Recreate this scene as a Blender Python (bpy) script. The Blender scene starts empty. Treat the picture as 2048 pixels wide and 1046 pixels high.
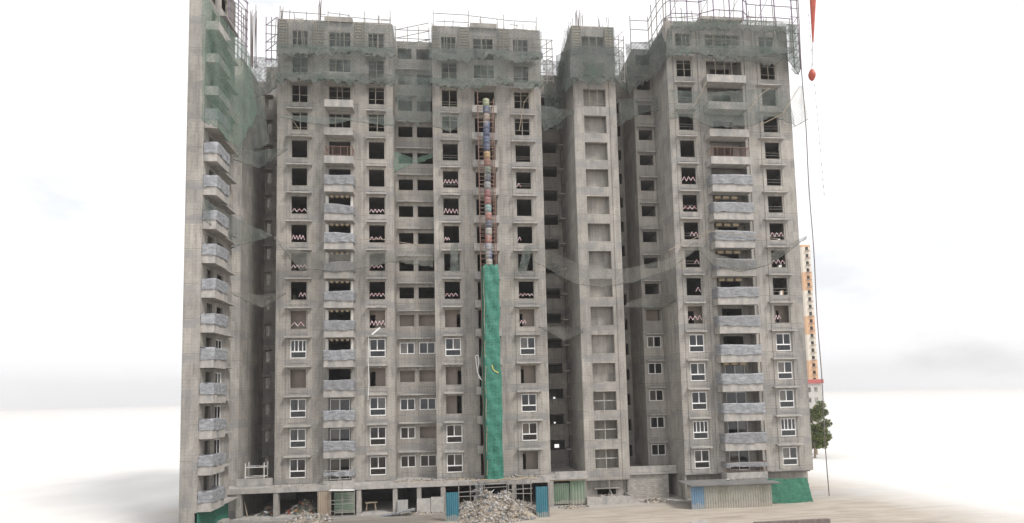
import bpy, bmesh, math, random
from mathutils import Vector, Matrix
random.seed(7)
PI = math.pi
sc = bpy.context.scene
C = sc.collection
# ------------------------------------------------------------------ camera
H = 11.2                                   # camera height above the yard
PITCH, YAW, ROLL, FPX, CX, CY = 0.0726, 0.09975, -0.02237, 1100.0, 1020.0, 709.36
_v = Vector((math.sin(YAW)*math.cos(PITCH), math.cos(YAW)*math.cos(PITCH), math.sin(PITCH)))
_r0 = Vector((math.cos(YAW), -math.sin(YAW), 0)); _u0 = _r0.cross(_v)
_r = _r0*math.cos(ROLL)+_u0*math.sin(ROLL); _u = -_r0*math.sin(ROLL)+_u0*math.cos(ROLL)
cd = bpy.data.cameras.new('camera'); cam = bpy.data.objects.new('camera', cd); C.objects.link(cam)
M3 = Matrix((_r, _u, -_v)).transposed()
cam.matrix_world = Matrix.Translation((0, 0, H)) @ M3.to_4x4()
cd.sensor_width = 36; cd.lens = FPX/2048*36
cd.shift_x = (1024-CX)/2048; cd.shift_y = (CY-523)/2048
cd.clip_start = .5; cd.clip_end = 6000
sc.camera = cam
def at(px, py, Y=None, Z=None):
    """point of the place seen in the photograph at px,py (2048 wide), in the plane Y or at height Z"""
    d = _v*FPX+_r*(px-CX)-_u*(py-CY)
    t = (Y/d.y) if Y is not None else ((Z-H)/d.z)
    return Vector((0, 0, H))+d*t
# ------------------------------------------------------------------ light
SUN_EL, SUN_AZ = math.radians(50), math.radians(46)      # azimuth: to the right of straight behind the camera
w = bpy.data.worlds.new('World'); sc.world = w; w.use_nodes = True
nt = w.node_tree; N = nt.nodes; L = nt.links
for n in list(N): N.remove(n)
out = N.new('ShaderNodeOutputWorld'); bg = N.new('ShaderNodeBackground'); L.new(bg.outputs[0], out.inputs[0])
sky = N.new('ShaderNodeTexSky'); sky.sky_type = 'NISHITA'; sky.sun_disc = False
sky.sun_elevation = SUN_EL; sky.sun_rotation = PI-SUN_AZ
sky.air_density = 1.2; sky.dust_density = 4; sky.ozone_density = 1
tc = N.new('ShaderNodeTexCoord'); mp = N.new('ShaderNodeMapping'); L.new(tc.outputs['Generated'], mp.inputs[0])
mp.inputs['Scale'].default_value = (1.6, 1.6, 3.2); mp.inputs['Location'].default_value = (1.15, .4, .7)
nz = N.new('ShaderNodeTexNoise'); nz.inputs['Scale'].default_value = 2.2; nz.inputs['Detail'].default_value = 6
L.new(mp.outputs[0], nz.inputs[0])
rp = N.new('ShaderNodeValToRGB'); rp.color_ramp.elements[0].position = .3; rp.color_ramp.elements[1].position = .42
rp.color_ramp.elements[0].color = (.7, .7, .7, 1); L.new(nz.outputs[0], rp.inputs[0])
mx = N.new('ShaderNodeMixRGB'); L.new(rp.outputs[0], mx.inputs[0]); L.new(sky.outputs[0], mx.inputs[1])
mx.inputs[2].default_value = (8.8, 8.8, 8.95, 1)
L.new(mx.outputs[0], bg.inputs[0]); bg.inputs[1].default_value = .12
sd = bpy.data.lights.new('sun', 'SUN'); sd.energy = 2.5; sd.angle = math.radians(13); sd.color = (1, .96, .91)
sun = bpy.data.objects.new('sun', sd); C.objects.link(sun)
sdir = Vector((math.sin(SUN_AZ)*math.cos(SUN_EL), -math.cos(SUN_AZ)*math.cos(SUN_EL), math.sin(SUN_EL)))
sun.rotation_euler = sdir.to_track_quat('Z', 'Y').to_euler()
sc.view_settings.view_transform = 'Standard'; sc.view_settings.look = 'None'
sc.view_settings.exposure = 0.2; sc.view_settings.gamma = 1
# ------------------------------------------------------------------ materials
class NT:
    def __init__(s, name):
        s.m = bpy.data.materials.new(name); s.m.use_nodes = True
        s.t = s.m.node_tree; s.N = s.t.nodes; s.L = s.t.links
        s.b = s.N['Principled BSDF']; s.o = s.N['Material Output']
    def n(s, ty, **k):
        x = s.N.new(ty)
        for a, b in k.items():
            if a[0] == '_': x.inputs[a[1:].replace('_', ' ')].default_value = b
            else: setattr(x, a, b)
        return x
    def c(s, a, b): s.L.new(a, b)
    def math(s, op, a, b=None, c=None):
        x = s.N.new('ShaderNodeMath'); x.operation = op
        for i, q in enumerate((a, b, c)):
            if q is None: continue
            if isinstance(q, (int, float)): x.inputs[i].default_value = q
            else: s.L.new(q, x.inputs[i])
        return x.outputs[0]
    def noise(s, vec, scale, detail=4, rough=.55):
        x = s.n('ShaderNodeTexNoise', _Scale=scale, _Detail=detail, _Roughness=rough)
        if vec is not None: s.c(vec, x.inputs[0])
        return x.outputs[0]
    def ramp(s, f, stops):
        x = s.N.new('ShaderNodeValToRGB'); e = x.color_ramp.elements
        while len(e) > 1: e.remove(e[0])
        e[0].position = stops[0][0]; e[0].color = (*stops[0][1], 1)
        for p, col in stops[1:]:
            q = e.new(p); q.color = (*col, 1)
        s.L.new(f, x.inputs[0]); return x.outputs[0]
    def mix(s, f, a, b, op='MIX'):
        x = s.N.new('ShaderNodeMixRGB'); x.blend_type = op
        for i, q in enumerate((f, a, b)):
            if isinstance(q, (int, float)): x.inputs[i].default_value = q
            elif isinstance(q, tuple): x.inputs[i].default_value = (*q, 1)
            else: s.L.new(q, x.inputs[i])
        return x.outputs[0]
    def pos(s): return s.N.new('ShaderNodeNewGeometry').outputs['Position']
    def vec(s, x, y, z):
        q = s.N.new('ShaderNodeCombineXYZ')
        for i, a in enumerate((x, y, z)):
            if isinstance(a, (int, float)): q.inputs[i].default_value = a
            else: s.L.new(a, q.inputs[i])
        return q.outputs[0]
    def scale(s, v, k):
        x = s.N.new('ShaderNodeVectorMath'); x.operation = 'MULTIPLY'; s.L.new(v, x.inputs[0]); x.inputs[1].default_value = k
        return x.outputs[0]
    def bump(s, h, strength, dist=.05):
        x = s.n('ShaderNodeBump', _Strength=strength, _Distance=dist); s.c(h, x.inputs['Height']); s.c(x.outputs[0], s.b.inputs['Normal'])
def simple(name, col, rough=.8, var=.15, scale=3., metal=0, bump=0, dirt=None):
    t = NT(name); p = t.pos(); f = t.noise(p, scale, 6)
    a = tuple(c*(1-var) for c in col); b = tuple(min(1, c*(1+var)) for c in col)
    c = t.ramp(f, [(.3, a), (.7, b)])
    if dirt:
        g = t.noise(t.scale(p, (1, 1, .35)), 1.3, 8)
        m = t.ramp(g, [(.48, (0, 0, 0)), (.66, (1, 1, 1))])
        c = t.mix(m, c, dirt)
    t.c(c, t.b.inputs['Base Color']); t.b.inputs['Roughness'].default_value = rough; t.b.inputs['Metallic'].default_value = metal
    if bump: t.bump(t.noise(p, scale*4, 5), bump)
    return t.m
def concrete(name, c0, c1, base=2.75, holes=1., stain=1.):
    t = NT(name); g = t.N.new('ShaderNodeNewGeometry'); p = g.outputs['Position']
    sp = t.N.new('ShaderNodeSeparateXYZ'); t.c(p, sp.inputs[0]); sn = t.N.new('ShaderNodeSeparateXYZ'); t.c(g.outputs['Normal'], sn.inputs[0])
    ax = t.math('GREATER_THAN', t.math('ABSOLUTE', sn.outputs[0]), .5)
    u = t.math('ADD', t.math('MULTIPLY', sp.outputs[0], t.math('SUBTRACT', 1, ax)), t.math('MULTIPLY', sp.outputs[1], ax))
    z = sp.outputs[2]
    n1 = t.noise(p, .35, 6); n2 = t.noise(t.scale(p, (2.2, 2.2, .22)), 1., 6); n3 = t.noise(p, 5, 5, .7)
    c = t.ramp(n1, [(.3, c0), (.7, c1)])
    # shutter panels of slightly different tone
    fl = t.math('FLOOR', t.math('DIVIDE', u, .6)); fz = t.math('FLOOR', t.math('DIVIDE', t.math('SUBTRACT', z, base), 1.5))
    wn = t.N.new('ShaderNodeTexWhiteNoise'); wn.noise_dimensions = '2D'; t.c(t.vec(fl, fz, 0), wn.inputs[0])
    c = t.mix(1, c, t.ramp(wn.outputs[0], [(0, (.9, .9, .9)), (1, (1.06, 1.05, 1.03))]), 'MULTIPLY')
    c = t.mix(1, c, t.ramp(n2, [(.25, (.62, .62, .63)), (.42, (.93, .93, .93)), (.52, (1.0, 1.0, 1.0)), (.75, (1.1, 1.09, 1.06))]), 'MULTIPLY')
    c = t.mix(.8, c, t.ramp(n3, [(.3, (.82, .82, .82)), (.7, (1.12, 1.12, 1.12))]), 'MULTIPLY')
    zq = t.math('FRACT', t.math('DIVIDE', t.math('SUBTRACT', z, base-.28), 3.))
    dr = t.math('MULTIPLY', t.ramp(t.noise(t.vec(t.math('MULTIPLY', u, 3.2), t.math('MULTIPLY', z, .25), 0), 1., 4, .6), [(.5, (0, 0, 0)), (.68, (1, 1, 1))]), t.math('GREATER_THAN', zq, t.math('SUBTRACT', 1.02, t.math('MULTIPLY', t.noise(t.vec(t.math('MULTIPLY', u, 2.), z, 0), 1.3, 3), .9))))
    c = t.mix(t.math('MULTIPLY', dr, .5*stain), c, (.15, .148, .145))       # rain runs below every slab edge
    wb = t.N.new('ShaderNodeTexWhiteNoise'); wb.noise_dimensions = '2D'; t.c(t.vec(t.math('FLOOR', t.math('DIVIDE', u, 2.9)), t.math('FLOOR', t.math('DIVIDE', t.math('SUBTRACT', z, base), 3.)), 3), wb.inputs[0])
    c = t.mix(1, c, t.ramp(wb.outputs[0], [(0, (.88, .885, .89)), (1, (1.07, 1.06, 1.04))]), 'MULTIPLY')   # tone of each pour
    # panel joints
    fu = t.math('FRACT', t.math('DIVIDE', u, .6)); jl = t.math('LESS_THAN', fu, .05)
    c = t.mix(t.math('MULTIPLY', t.math('MULTIPLY', jl, t.ramp(t.noise(t.scale(p, (.8, .8, .3)), 1.1, 3), [(.45, (0, 0, 0)), (.6, (1, 1, 1))])), .3), c, (.16, .15, .145))
    # tie holes
    du = t.math('SUBTRACT', t.math('FRACT', t.math('DIVIDE', t.math('ADD', u, .15), .3)), .5)
    dz = t.math('SUBTRACT', t.math('FRACT', t.math('DIVIDE', z, .3)), .5)
    r = t.math('ADD', t.math('MULTIPLY', du, du), t.math('MULTIPLY', dz, dz))
    hn = t.ramp(t.noise(t.scale(p, (.9, .9, .25)), 1.4, 2), [(.42, (0, 0, 0)), (.52, (1, 1, 1))])
    hm = t.math('MULTIPLY', t.math('LESS_THAN', r, t.math('MULTIPLY', t.noise(t.scale(p, (2, 2, 1)), 3., 3), .075)), t.math('MULTIPLY', hn, .34*holes))
    c = t.mix(hm, c, (.13, .115, .105))
    # grey cement wash round every floor slab, construction joint line
    zf = t.math('FRACT', t.math('DIVIDE', t.math('SUBTRACT', z, base-.3), 3.))
    nb = t.noise(t.scale(p, (1, 1, 2)), .9, 5)
    band = t.math('MULTIPLY', t.math('LESS_THAN', zf, t.math('ADD', .14, t.math('MULTIPLY', nb, .2))), t.ramp(t.noise(t.scale(p, (1, 1, .6)), .7, 5), [(.4, (0, 0, 0)), (.6, (1, 1, 1))]))
    c = t.mix(t.math('MULTIPLY', band, .6*stain), c, (.21, .21, .215))
    ln = t.math('LESS_THAN', t.math('ABSOLUTE', t.math('SUBTRACT', zf, t.math('ADD', .27, t.math('MULTIPLY', nb, .006)))), .009)
    ln = t.math('MULTIPLY', ln, t.ramp(t.noise(p, 1.1, 3), [(.42, (0, 0, 0)), (.5, (1, 1, 1))]))
    c = t.mix(t.math('MULTIPLY', ln, .6), c, (.12, .115, .11))
    # blotches of wet and repaired concrete
    bl = t.ramp(t.noise(t.scale(p, (1, 1, .8)), .55, 9, .65), [(.62, (0, 0, 0)), (.7, (1, 1, 1))])
    c = t.mix(t.math('MULTIPLY', bl, .5*stain), c, (.17, .165, .16))
    t.c(c, t.b.inputs['Base Color']); t.b.inputs['Roughness'].default_value = .92; t.b.inputs['Specular IOR Level'].default_value = .2
    t.bump(n3, .35, .03)
    return t.m
M = {}
M['conc'] = concrete('raw_concrete', (.305, .288, .268), (.408, .388, .362))
M['conc_d'] = concrete('raw_concrete_right', (.308, .293, .274), (.41, .391, .367), base=2.6)
M['conc_in'] = concrete('raw_concrete_inside_shaded', (.16, .15, .14), (.22, .205, .19), holes=.5)  # inside copy of the concrete, room shade put into its darker colour
M['ledge'] = simple('cast_concrete', (.38, .36, .335), .9, .16, 2.5, bump=.2, dirt=(.27, .265, .26))
M['plaster'] = simple('brown_plaster', (.34, .29, .25), .9, .08, 1.)
M['form'] = simple('shutter_board', (.30, .275, .225), .8, .3, 6, dirt=(.25, .25, .22))
M['white'] = simple('white_upvc', (.78, .78, .77), .4, .04, 3)
M['tan'] = simple('tan_paint', (.55, .44, .30), .8, .15, 6)
M['cream'] = simple('cream_paint', (.66, .64, .6), .8, .08, 3)
M['rust'] = simple('rusty_pipe', (.19, .115, .09), .7, .3, 8)
M['purple'] = simple('painted_scaffold_pipe', (.19, .14, .19), .6, .25, 4)
M['steel'] = simple('grey_steel_pipe', (.28, .26, .24), .6, .25, 5, metal=.2)
M['timber'] = simple('weathered_timber', (.33, .27, .2), .85, .3, 5)
M['rebar'] = simple('rebar_steel', (.17, .14, .13), .8, .3, 5)
M['pink'] = NT('pink_white_tape')
t = M['pink']; p = t.scale(t.pos(), (1, 1, 1)); sp = t.N.new('ShaderNodeSeparateXYZ'); t.c(p, sp.inputs[0])
st = t.math('LESS_THAN', t.math('FRACT', t.math('MULTIPLY', t.math('ADD', sp.outputs[0], sp.outputs[2]), 5)), .45)
t.c(t.mix(st, (.82, .78, .78), (.68, .28, .32)), t.b.inputs['Base Color']); M['pink'] = t.m
def tarp_mat(name, a, b, c):
    t = NT(name); p = t.pos(); f = t.noise(t.scale(p, (1.2, 1.2, 3)), 1.6, 8, .65)
    t.c(t.ramp(f, [(.28, a), (.5, b), (.72, c)]), t.b.inputs['Base Color']); t.b.inputs['Roughness'].default_value = .55
    t.bump(t.noise(t.scale(p, (1, 1, 2)), 4, 5, .55), .8, .08); return t.m
M['tarp'] = tarp_mat('grey_tarpaulin', (.14, .142, .148), (.215, .218, .228), (.31, .315, .33))
M['tarp2'] = tarp_mat('pale_tarpaulin', (.15, .155, .168), (.25, .258, .275), (.40, .405, .42))
M['green'] = tarp_mat('green_shade_cloth', (.02, .12, .085), (.03, .175, .125), (.06, .225, .165))
M['green2'] = tarp_mat('dark_green_shade_cloth', (.012, .085, .05), (.018, .14, .085), (.05, .18, .10))
def net_mat(name, a, b, lo, hi, sc_=1.):
    t = NT(name); p = t.pos()
    f = t.noise(t.scale(p, (1, 1, .8)), .9*sc_, 8, .65)
    col = t.ramp(t.noise(p, .5, 4), [(.35, a), (.65, b)])
    d = t.n('ShaderNodeBsdfDiffuse'); t.c(col, d.inputs[0]); tr = t.n('ShaderNodeBsdfTransparent')
    al = t.N.new('ShaderNodeMapRange'); t.c(f, al.inputs[0]); al.inputs[1].default_value = .3; al.inputs[2].default_value = .72
    al.inputs[3].default_value = lo; al.inputs[4].default_value = hi
    # woven threads
    sp = t.N.new('ShaderNodeSeparateXYZ'); t.c(p, sp.inputs[0])
    wv = t.math('FRACT', t.math('MULTIPLY', t.math('ADD', t.math('ADD', sp.outputs[0], sp.outputs[1]), sp.outputs[2]), 2.3))
    wh = t.math('FRACT', t.math('MULTIPLY', t.math('SUBTRACT', t.math('ADD', sp.outputs[0], sp.outputs[1]), sp.outputs[2]), 2.3))
    th = t.math('MAXIMUM', t.math('LESS_THAN', wv, .22), t.math('LESS_THAN', wh, .22))
    a2 = t.math('MINIMUM', 1., t.math('ADD', al.outputs[0], t.math('MULTIPLY', th, .14)))
    m = t.n('ShaderNodeMixShader'); t.c(a2, m.inputs[0]); t.c(tr.outputs[0], m.inputs[1]); t.c(d.outputs[0], m.inputs[2])
    t.c(m.outputs[0], t.o.inputs[0]); return t.m
M['net'] = net_mat('green_grey_net', (.115, .14, .125), (.175, .185, .175), .12, .64)
M['netd'] = net_mat('dense_bunched_net', (.09, .115, .10), (.15, .155, .145), .28, .88, 2.)
M['netg'] = net_mat('bright_green_net', (.12, .20, .155), (.19, .24, .205), .22, .66)
M['netl'] = net_mat('dusty_brown_net', (.14, .14, .125), (.20, .195, .175), .16, .58)
M['netv'] = net_mat('thin_grey_veil', (.11, .125, .12), (.15, .16, .155), .15, .55)
M['netw'] = net_mat('pale_white_net', (.6, .62, .6), (.7, .7, .68), .35, .75)
def glass():
    t = NT('window_glass'); tr = t.n('ShaderNodeBsdfTransparent'); tr.inputs[0].default_value = (.62, .62, .60, 1)
    gl = t.n('ShaderNodeBsdfGlossy', _Roughness=.06); gl.inputs[0].default_value = (.8, .82, .85, 1)
    fr = t.n('ShaderNodeFresnel'); m = t.n('ShaderNodeMixShader'); f = t.math('ADD', t.math('MULTIPLY', fr.outputs[0], 1.), .03)
    t.c(f, m.inputs[0]); t.c(tr.outputs[0], m.inputs[1]); t.c(gl.outputs[0], m.inputs[2]); t.c(m.outputs[0], t.o.inputs[0]); return t.m
M['glass'] = glass()
def corr(name, cols, rough=.5, rust=(.3, .22, .16), amt=.5):
    t = NT(name); p = t.pos(); f = t.noise(t.scale(p, (.6, .6, .25)), 1.2, 6)
    c = t.ramp(f, [(.3+.4*i/(len(cols)-1), x) for i, x in enumerate(cols)])
    sp = t.N.new('ShaderNodeSeparateXYZ'); t.c(p, sp.inputs[0])
    m = t.ramp(t.noise(p, 2.2, 8, .7), [(.52, (0, 0, 0)), (.68, (1, 1, 1))])
    c = t.mix(t.math('MULTIPLY', m, amt), c, rust)
    low = t.math('MULTIPLY', t.math('LESS_THAN', sp.outputs[2], t.math('MULTIPLY', t.noise(p, 1.5, 4), .9)), .55)
    c = t.mix(low, c, (.42, .38, .33))       # mud splashed on the foot of the sheets
    t.c(c, t.b.inputs['Base Color']); t.b.inputs['Roughness'].default_value = rough; t.b.inputs['Metallic'].default_value = .15; return t.m
M['cblue'] = corr('blue_corrugated', [(.04, .17, .23), (.07, .24, .30)], amt=.15)
M['csky'] = corr('sky_blue_corrugated', [(.13, .23, .34), (.19, .30, .40)], amt=.2)
M['cgrey'] = corr('yellow_grey_corrugated', [(.27, .27, .225), (.36, .35, .30), (.30, .31, .285)], rust=(.24, .20, .17), amt=.6)
M['cgreen'] = corr('faded_green_corrugated', [(.12, .19, .14), (.19, .26, .19), (.30, .33, .28)], amt=.35)
M['ctan'] = corr('tan_corrugated', [(.36, .29, .22), (.42, .36, .29)], amt=.3)
M['croof'] = corr('grey_roof_sheet', [(.25, .25, .25), (.34, .33, .32)], amt=.3)
def blockwall():
    t = NT('block_masonry'); p = t.pos(); sp = t.N.new('ShaderNodeSeparateXYZ'); t.c(p, sp.inputs[0])
    b = t.n('ShaderNodeTexBrick', _Scale=1.0); t.c(t.vec(sp.outputs[0], sp.outputs[2], 0), b.inputs[0])
    b.inputs['Color1'].default_value = (.40, .38, .34, 1); b.inputs['Color2'].default_value = (.31, .295, .27, 1); b.inputs['Mortar'].default_value = (.22, .2, .18, 1)
    b.inputs['Brick Width'].default_value = .4; b.inputs['Row Height'].default_value = .2; b.inputs['Mortar Size'].default_value = .015
    c = t.mix(.6, b.outputs[0], t.ramp(t.noise(p, 2, 6), [(.3, (.7, .7, .7)), (.7, (1.2, 1.2, 1.2))]), 'MULTIPLY')
    t.c(c, t.b.inputs['Base Color']); t.b.inputs['Roughness'].default_value = .95; return t.m
M['block'] = blockwall()
def junk(name, cols):
    t = NT(name); g = t.N.new('ShaderNodeNewGeometry')
    x = t.N.new('ShaderNodeValToRGB'); x.color_ramp.interpolation = 'CONSTANT'; e = x.color_ramp.elements
    e[0].color = (*cols[0], 1); e[1].position = 1/len(cols); e[1].color = (*cols[1], 1)
    for i, c in enumerate(cols[2:]): q = e.new((i+2)/len(cols)); q.color = (*c, 1)
    t.c(g.outputs['Random Per Island'], x.inputs[0])
    c = t.mix(.7, x.outputs[0], t.ramp(t.noise(g.outputs['Position'], 5, 4), [(.3, (.7, .7, .7)), (.7, (1.15, 1.15, 1.15))]), 'MULTIPLY')
    t.c(c, t.b.inputs['Base Color']); t.b.inputs['Roughness'].default_value = .85; return t.m
M['junk'] = junk('mixed_rubble', [(.32, .28, .235), (.37, .33, .28), (.26, .23, .195), (.42, .40, .375), (.29, .255, .215), (.33, .31, .285), (.15, .14, .13), (.55, .54, .53), (.31, .28, .24), (.38, .36, .335), (.22, .23, .25), (.34, .295, .23)])
M['junkc'] = junk('coloured_rubbish', [(.1, .1, .1), (.3, .08, .06), (.5, .5, .48), (.08, .13, .1), (.3, .25, .2), (.12, .16, .13), (.06, .07, .1), (.28, .17, .08)])
M['dirt'] = simple('sandy_dirt', (.33, .28, .225), .95, .2, 1.5, bump=.5)
def ground_mat():
    t = NT('dusty_yard'); p = t.pos(); sp = t.N.new('ShaderNodeSeparateXYZ'); t.c(p, sp.inputs[0])
    n = t.noise(p, .12, 6); n2 = t.noise(t.scale(p, (.35, 1.4, 1)), .8, 8, .65); n3 = t.noise(p, 7, 6, .7)
    c = t.ramp(n2, [(.3, (.34, .295, .25)), (.5, (.40, .35, .295)), (.7, (.46, .415, .36))])
    darkened = t.math('DIVIDE', t.math('ADD', t.math('SUBTRACT', 2., sp.outputs[0]), t.math('ADD', t.math('MULTIPLY', t.math('SUBTRACT', n2, .5), 16.), t.math('MULTIPLY', t.math('SUBTRACT', sp.outputs[1], 50.5), 1.2))), 7.)
    dark_mask = t.ramp(darkened, [(.1, (0, 0, 0)), (.9, (1, 1, 1))])
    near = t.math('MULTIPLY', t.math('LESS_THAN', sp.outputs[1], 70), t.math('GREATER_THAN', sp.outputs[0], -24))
    c = t.mix(t.math('MULTIPLY', t.math('MULTIPLY', dark_mask, near), .85), c, (.17, .155, .135))   # darker ground towards the left and the garages
    g = t.math('MULTIPLY', t.ramp(t.math('ADD', n2, t.math('MULTIPLY', t.math('SUBTRACT', sp.outputs[1], 53), .12)), [(.45, (0, 0, 0)), (.7, (1, 1, 1))]), t.math('LESS_THAN', sp.outputs[1], 58))
    c = t.mix(t.math('MULTIPLY', g, .6), c, (.36, .35, .34))                      # cement dust by the walls
    rut = t.ramp(t.noise(t.vec(t.math('MULTIPLY', sp.outputs[0], .12), t.math('MULTIPLY', sp.outputs[1], 1.6), 0), 1.6, 5), [(.40, (.78, .77, .76)), (.5, (1, 1, 1)), (.62, (1.06, 1.06, 1.05))])
    c = t.mix(.8, c, rut, 'MULTIPLY')                          # wheel ruts along the buildings
    d1 = t.math('SUBTRACT', t.math('ABSOLUTE', t.math('SUBTRACT', sp.outputs[0], 8.)), t.math('ADD', 30., t.math('MULTIPLY', n, 10.)))
    d2 = t.math('SUBTRACT', sp.outputs[1], 74.)
    fm_ = t.N.new('ShaderNodeMapRange'); t.c(t.math('MAXIMUM', d1, d2), fm_.inputs[0]); fm_.inputs[1].default_value = -4; fm_.inputs[2].default_value = 6
    c = t.mix(fm_.outputs[0], c, t.ramp(n, [(.3, (.60, .59, .57)), (.7, (.68, .67, .65))]))     # pale crushed stone fill round the yard
    c = t.mix(.5, c, t.ramp(n3, [(.3, (.8, .8, .8)), (.7, (1.15, 1.15, 1.15))]), 'MULTIPLY')
    t.c(c, t.b.inputs['Base Color']); t.b.inputs['Roughness'].default_value = .95; t.bump(n3, .4, .05); return t.m
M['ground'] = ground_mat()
# ------------------------------------------------------------------ mesh helpers
class MB:
    def __init__(s): s.v = []; s.f = []
    def quad(s, a, b, c, d):
        i = len(s.v); s.v += [tuple(a), tuple(b), tuple(c), tuple(d)]; s.f.append((i, i+1, i+2, i+3)); return s
    def box(s, x0, x1, y0, y1, z0, z1):
        i = len(s.v)
        s.v += [(x, y, z) for z in (z0, z1) for y in (y0, y1) for x in (x0, x1)]
        s.f += [tuple(i+k for k in q) for q in ((0, 2, 3, 1), (4, 5, 7, 6), (0, 1, 5, 4), (1, 3, 7, 5), (3, 2, 6, 7), (2, 0, 4, 6))]; return s
    def rbox(s, c, size, rot):
        i = len(s.v); R = rot.to_matrix() if not isinstance(rot, Matrix) else rot
        for z in (-.5, .5):
            for y in (-.5, .5):
                for x in (-.5, .5): s.v.append(tuple(Vector(c)+R @ Vector((x*size[0], y*size[1], z*size[2]))))
        s.f += [tuple(i+k for k in q) for q in ((0, 2, 3, 1), (4, 5, 7, 6), (0, 1, 5, 4), (1, 3, 7, 5), (3, 2, 6, 7), (2, 0, 4, 6))]; return s
    def tube(s, a, b, r, n=6, r2=None):
        a = Vector(a); b = Vector(b); d = (b-a)
        if d.length < 1e-6: return s
        q = d.to_track_quat('Z', 'Y'); r2 = r if r2 is None else r2; i = len(s.v)
        for k in range(n):
            an = 2*PI*k/n; o = q @ Vector((math.cos(an), math.sin(an), 0))
            s.v.append(tuple(a+o*r)); s.v.append(tuple(b+o*r2))
        for k in range(n):
            k2 = (k+1) % n; s.f.append((i+2*k, i+2*k2, i+2*k2+1, i+2*k+1))
        s.f.append(tuple(i+2*k for k in range(n))[::-1]); s.f.append(tuple(i+2*k+1 for k in range(n))); return s
    def path(s, pts, r, n=5):
        for a, b in zip(pts, pts[1:]): s.tube(a, b, r, n)
        return s
    def grid(s, P):
        i = len(s.v); h = len(P); w_ = len(P[0])
        for row in P: s.v += [tuple(q) for q in row]
        for r in range(h-1):
            for c in range(w_-1): s.f.append((i+r*w_+c, i+r*w_+c+1, i+(r+1)*w_+c+1, i+(r+1)*w_+c))
        return s
    def chunk(s, c, r, sq=(1, 1, 1)):
        i = len(s.v); R = Matrix.Rotation(random.uniform(0, 6.3), 3, Vector((random.gauss(0, 1), random.gauss(0, 1), random.gauss(0, 1))).normalized())
        for d in ((1, 0, 0), (-1, 0, 0), (0, 1, 0), (0, -1, 0), (0, 0, 1), (0, 0, -1)):
            s.v.append(tuple(Vector(c)+R @ Vector([d[k]*r*sq[k]*random.uniform(.6, 1.2) for k in range(3)])))
        s.f += [tuple(i+k for k in q) for q in ((0, 2, 4), (2, 1, 4), (1, 3, 4), (3, 0, 4), (2, 0, 5), (1, 2, 5), (3, 1, 5), (0, 3, 5))]; return s
    def build(s, name, mat, parent=None, smooth=False, label=None):
        me = bpy.data.meshes.new(name); o0 = parent_origin(parent)
        me.from_pydata([(x-o0.x, y-o0.y, z-o0.z) for x, y, z in s.v], [], s.f); me.update()
        bm = bmesh.new(); bm.from_mesh(me); bmesh.ops.recalc_face_normals(bm, faces=bm.faces) if not getattr(s, 'keep', 0) else None; bm.to_mesh(me); bm.free()
        me.materials.append(mat)
        if smooth:
            for q in me.polygons: q.use_smooth = True
        o = bpy.data.objects.new(name, me); C.objects.link(o)
        if parent: o.parent = parent
        if label: o['label'] = label
        return o
def parent_origin(p):
    v = Vector((0, 0, 0))
    while p is not None: v += p.location; p = p.parent
    return v
def thing(name, label, cat, loc, group=None):
    o = bpy.data.objects.new(name, None); C.objects.link(o); o.location = loc; o.empty_display_size = .3
    o['label'] = label; o['category'] = cat
    if group: o['group'] = group
    return o
def tag(o, label, cat, group=None, kind=None):
    o['label'] = label; o['category'] = cat
    if group: o['group'] = group
    if kind: o['kind'] = kind
    # origin at the base of the thing
    vs = [v.co for v in o.data.vertices]; c = Vector((sum(v.x for v in vs)/len(vs), sum(v.y for v in vs)/len(vs), min(v.z for v in vs)))
    o.data.transform(Matrix.Translation(-c)); o.location = c
    return o
def struct(o, kind='structure'):
    o['kind'] = kind; return o
def facade(mb, axis, pos, a0, a1, z0, z1, holes, th=.2, sgn=1):
    """wall plane with real openings; axis 'y' = plane Y=pos facing -y; 'x' = plane X=pos, sgn = direction into the wall"""
    A = sorted(set([a0, a1]+[h[k] for h in holes for k in (0, 1) if a0 < h[k] < a1]))
    Z = sorted(set([z0, z1]+[h[k] for h in holes for k in (2, 3) if z0 < h[k] < z1]))
    def P(a, z, d): return (a, pos+d*sgn, z) if axis == 'y' else (pos+d*sgn, a, z)
    def solid(i, j):
        if i < 0 or j < 0 or i >= len(A)-1 or j >= len(Z)-1: return False
        a = (A[i]+A[i+1])/2; z = (Z[j]+Z[j+1])/2
        return not any(h[0] < a < h[1] and h[2] < z < h[3] for h in holes)
    idx = {}
    def V(i, j, d):
        k = (i, j, d)
        if k not in idx: idx[k] = len(mb.v); mb.v.append(P(A[i], Z[j], th if d else 0))
        return idx[k]
    for i in range(len(A)-1):
        for j in range(len(Z)-1):
            if not solid(i, j): continue
            mb.f.append((V(i, j, 0), V(i+1, j, 0), V(i+1, j+1, 0), V(i, j+1, 0)))
            mb.f.append((V(i, j, 1), V(i, j+1, 1), V(i+1, j+1, 1), V(i+1, j, 1)))
            for di, dj, e in ((-1, 0, ((i, j), (i, j+1))), (1, 0, ((i+1, j+1), (i+1, j))), (0, -1, ((i+1, j), (i, j))), (0, 1, ((i, j+1), (i+1, j+1)))):
                if not solid(i+di, j+dj):
                    (p, q), (r, s_) = e; mb.f.append((V(p, q, 0), V(r, s_, 0), V(r, s_, 1), V(p, q, 1)))
    return mb
ORD = ['ground', 'first', 'second', 'third', 'fourth', 'fifth', 'sixth', 'seventh', 'eighth', 'ninth', 'tenth', 'eleventh', 'twelfth', 'thirteenth', 'fourteenth', 'fifteenth', 'sixteenth']
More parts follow.
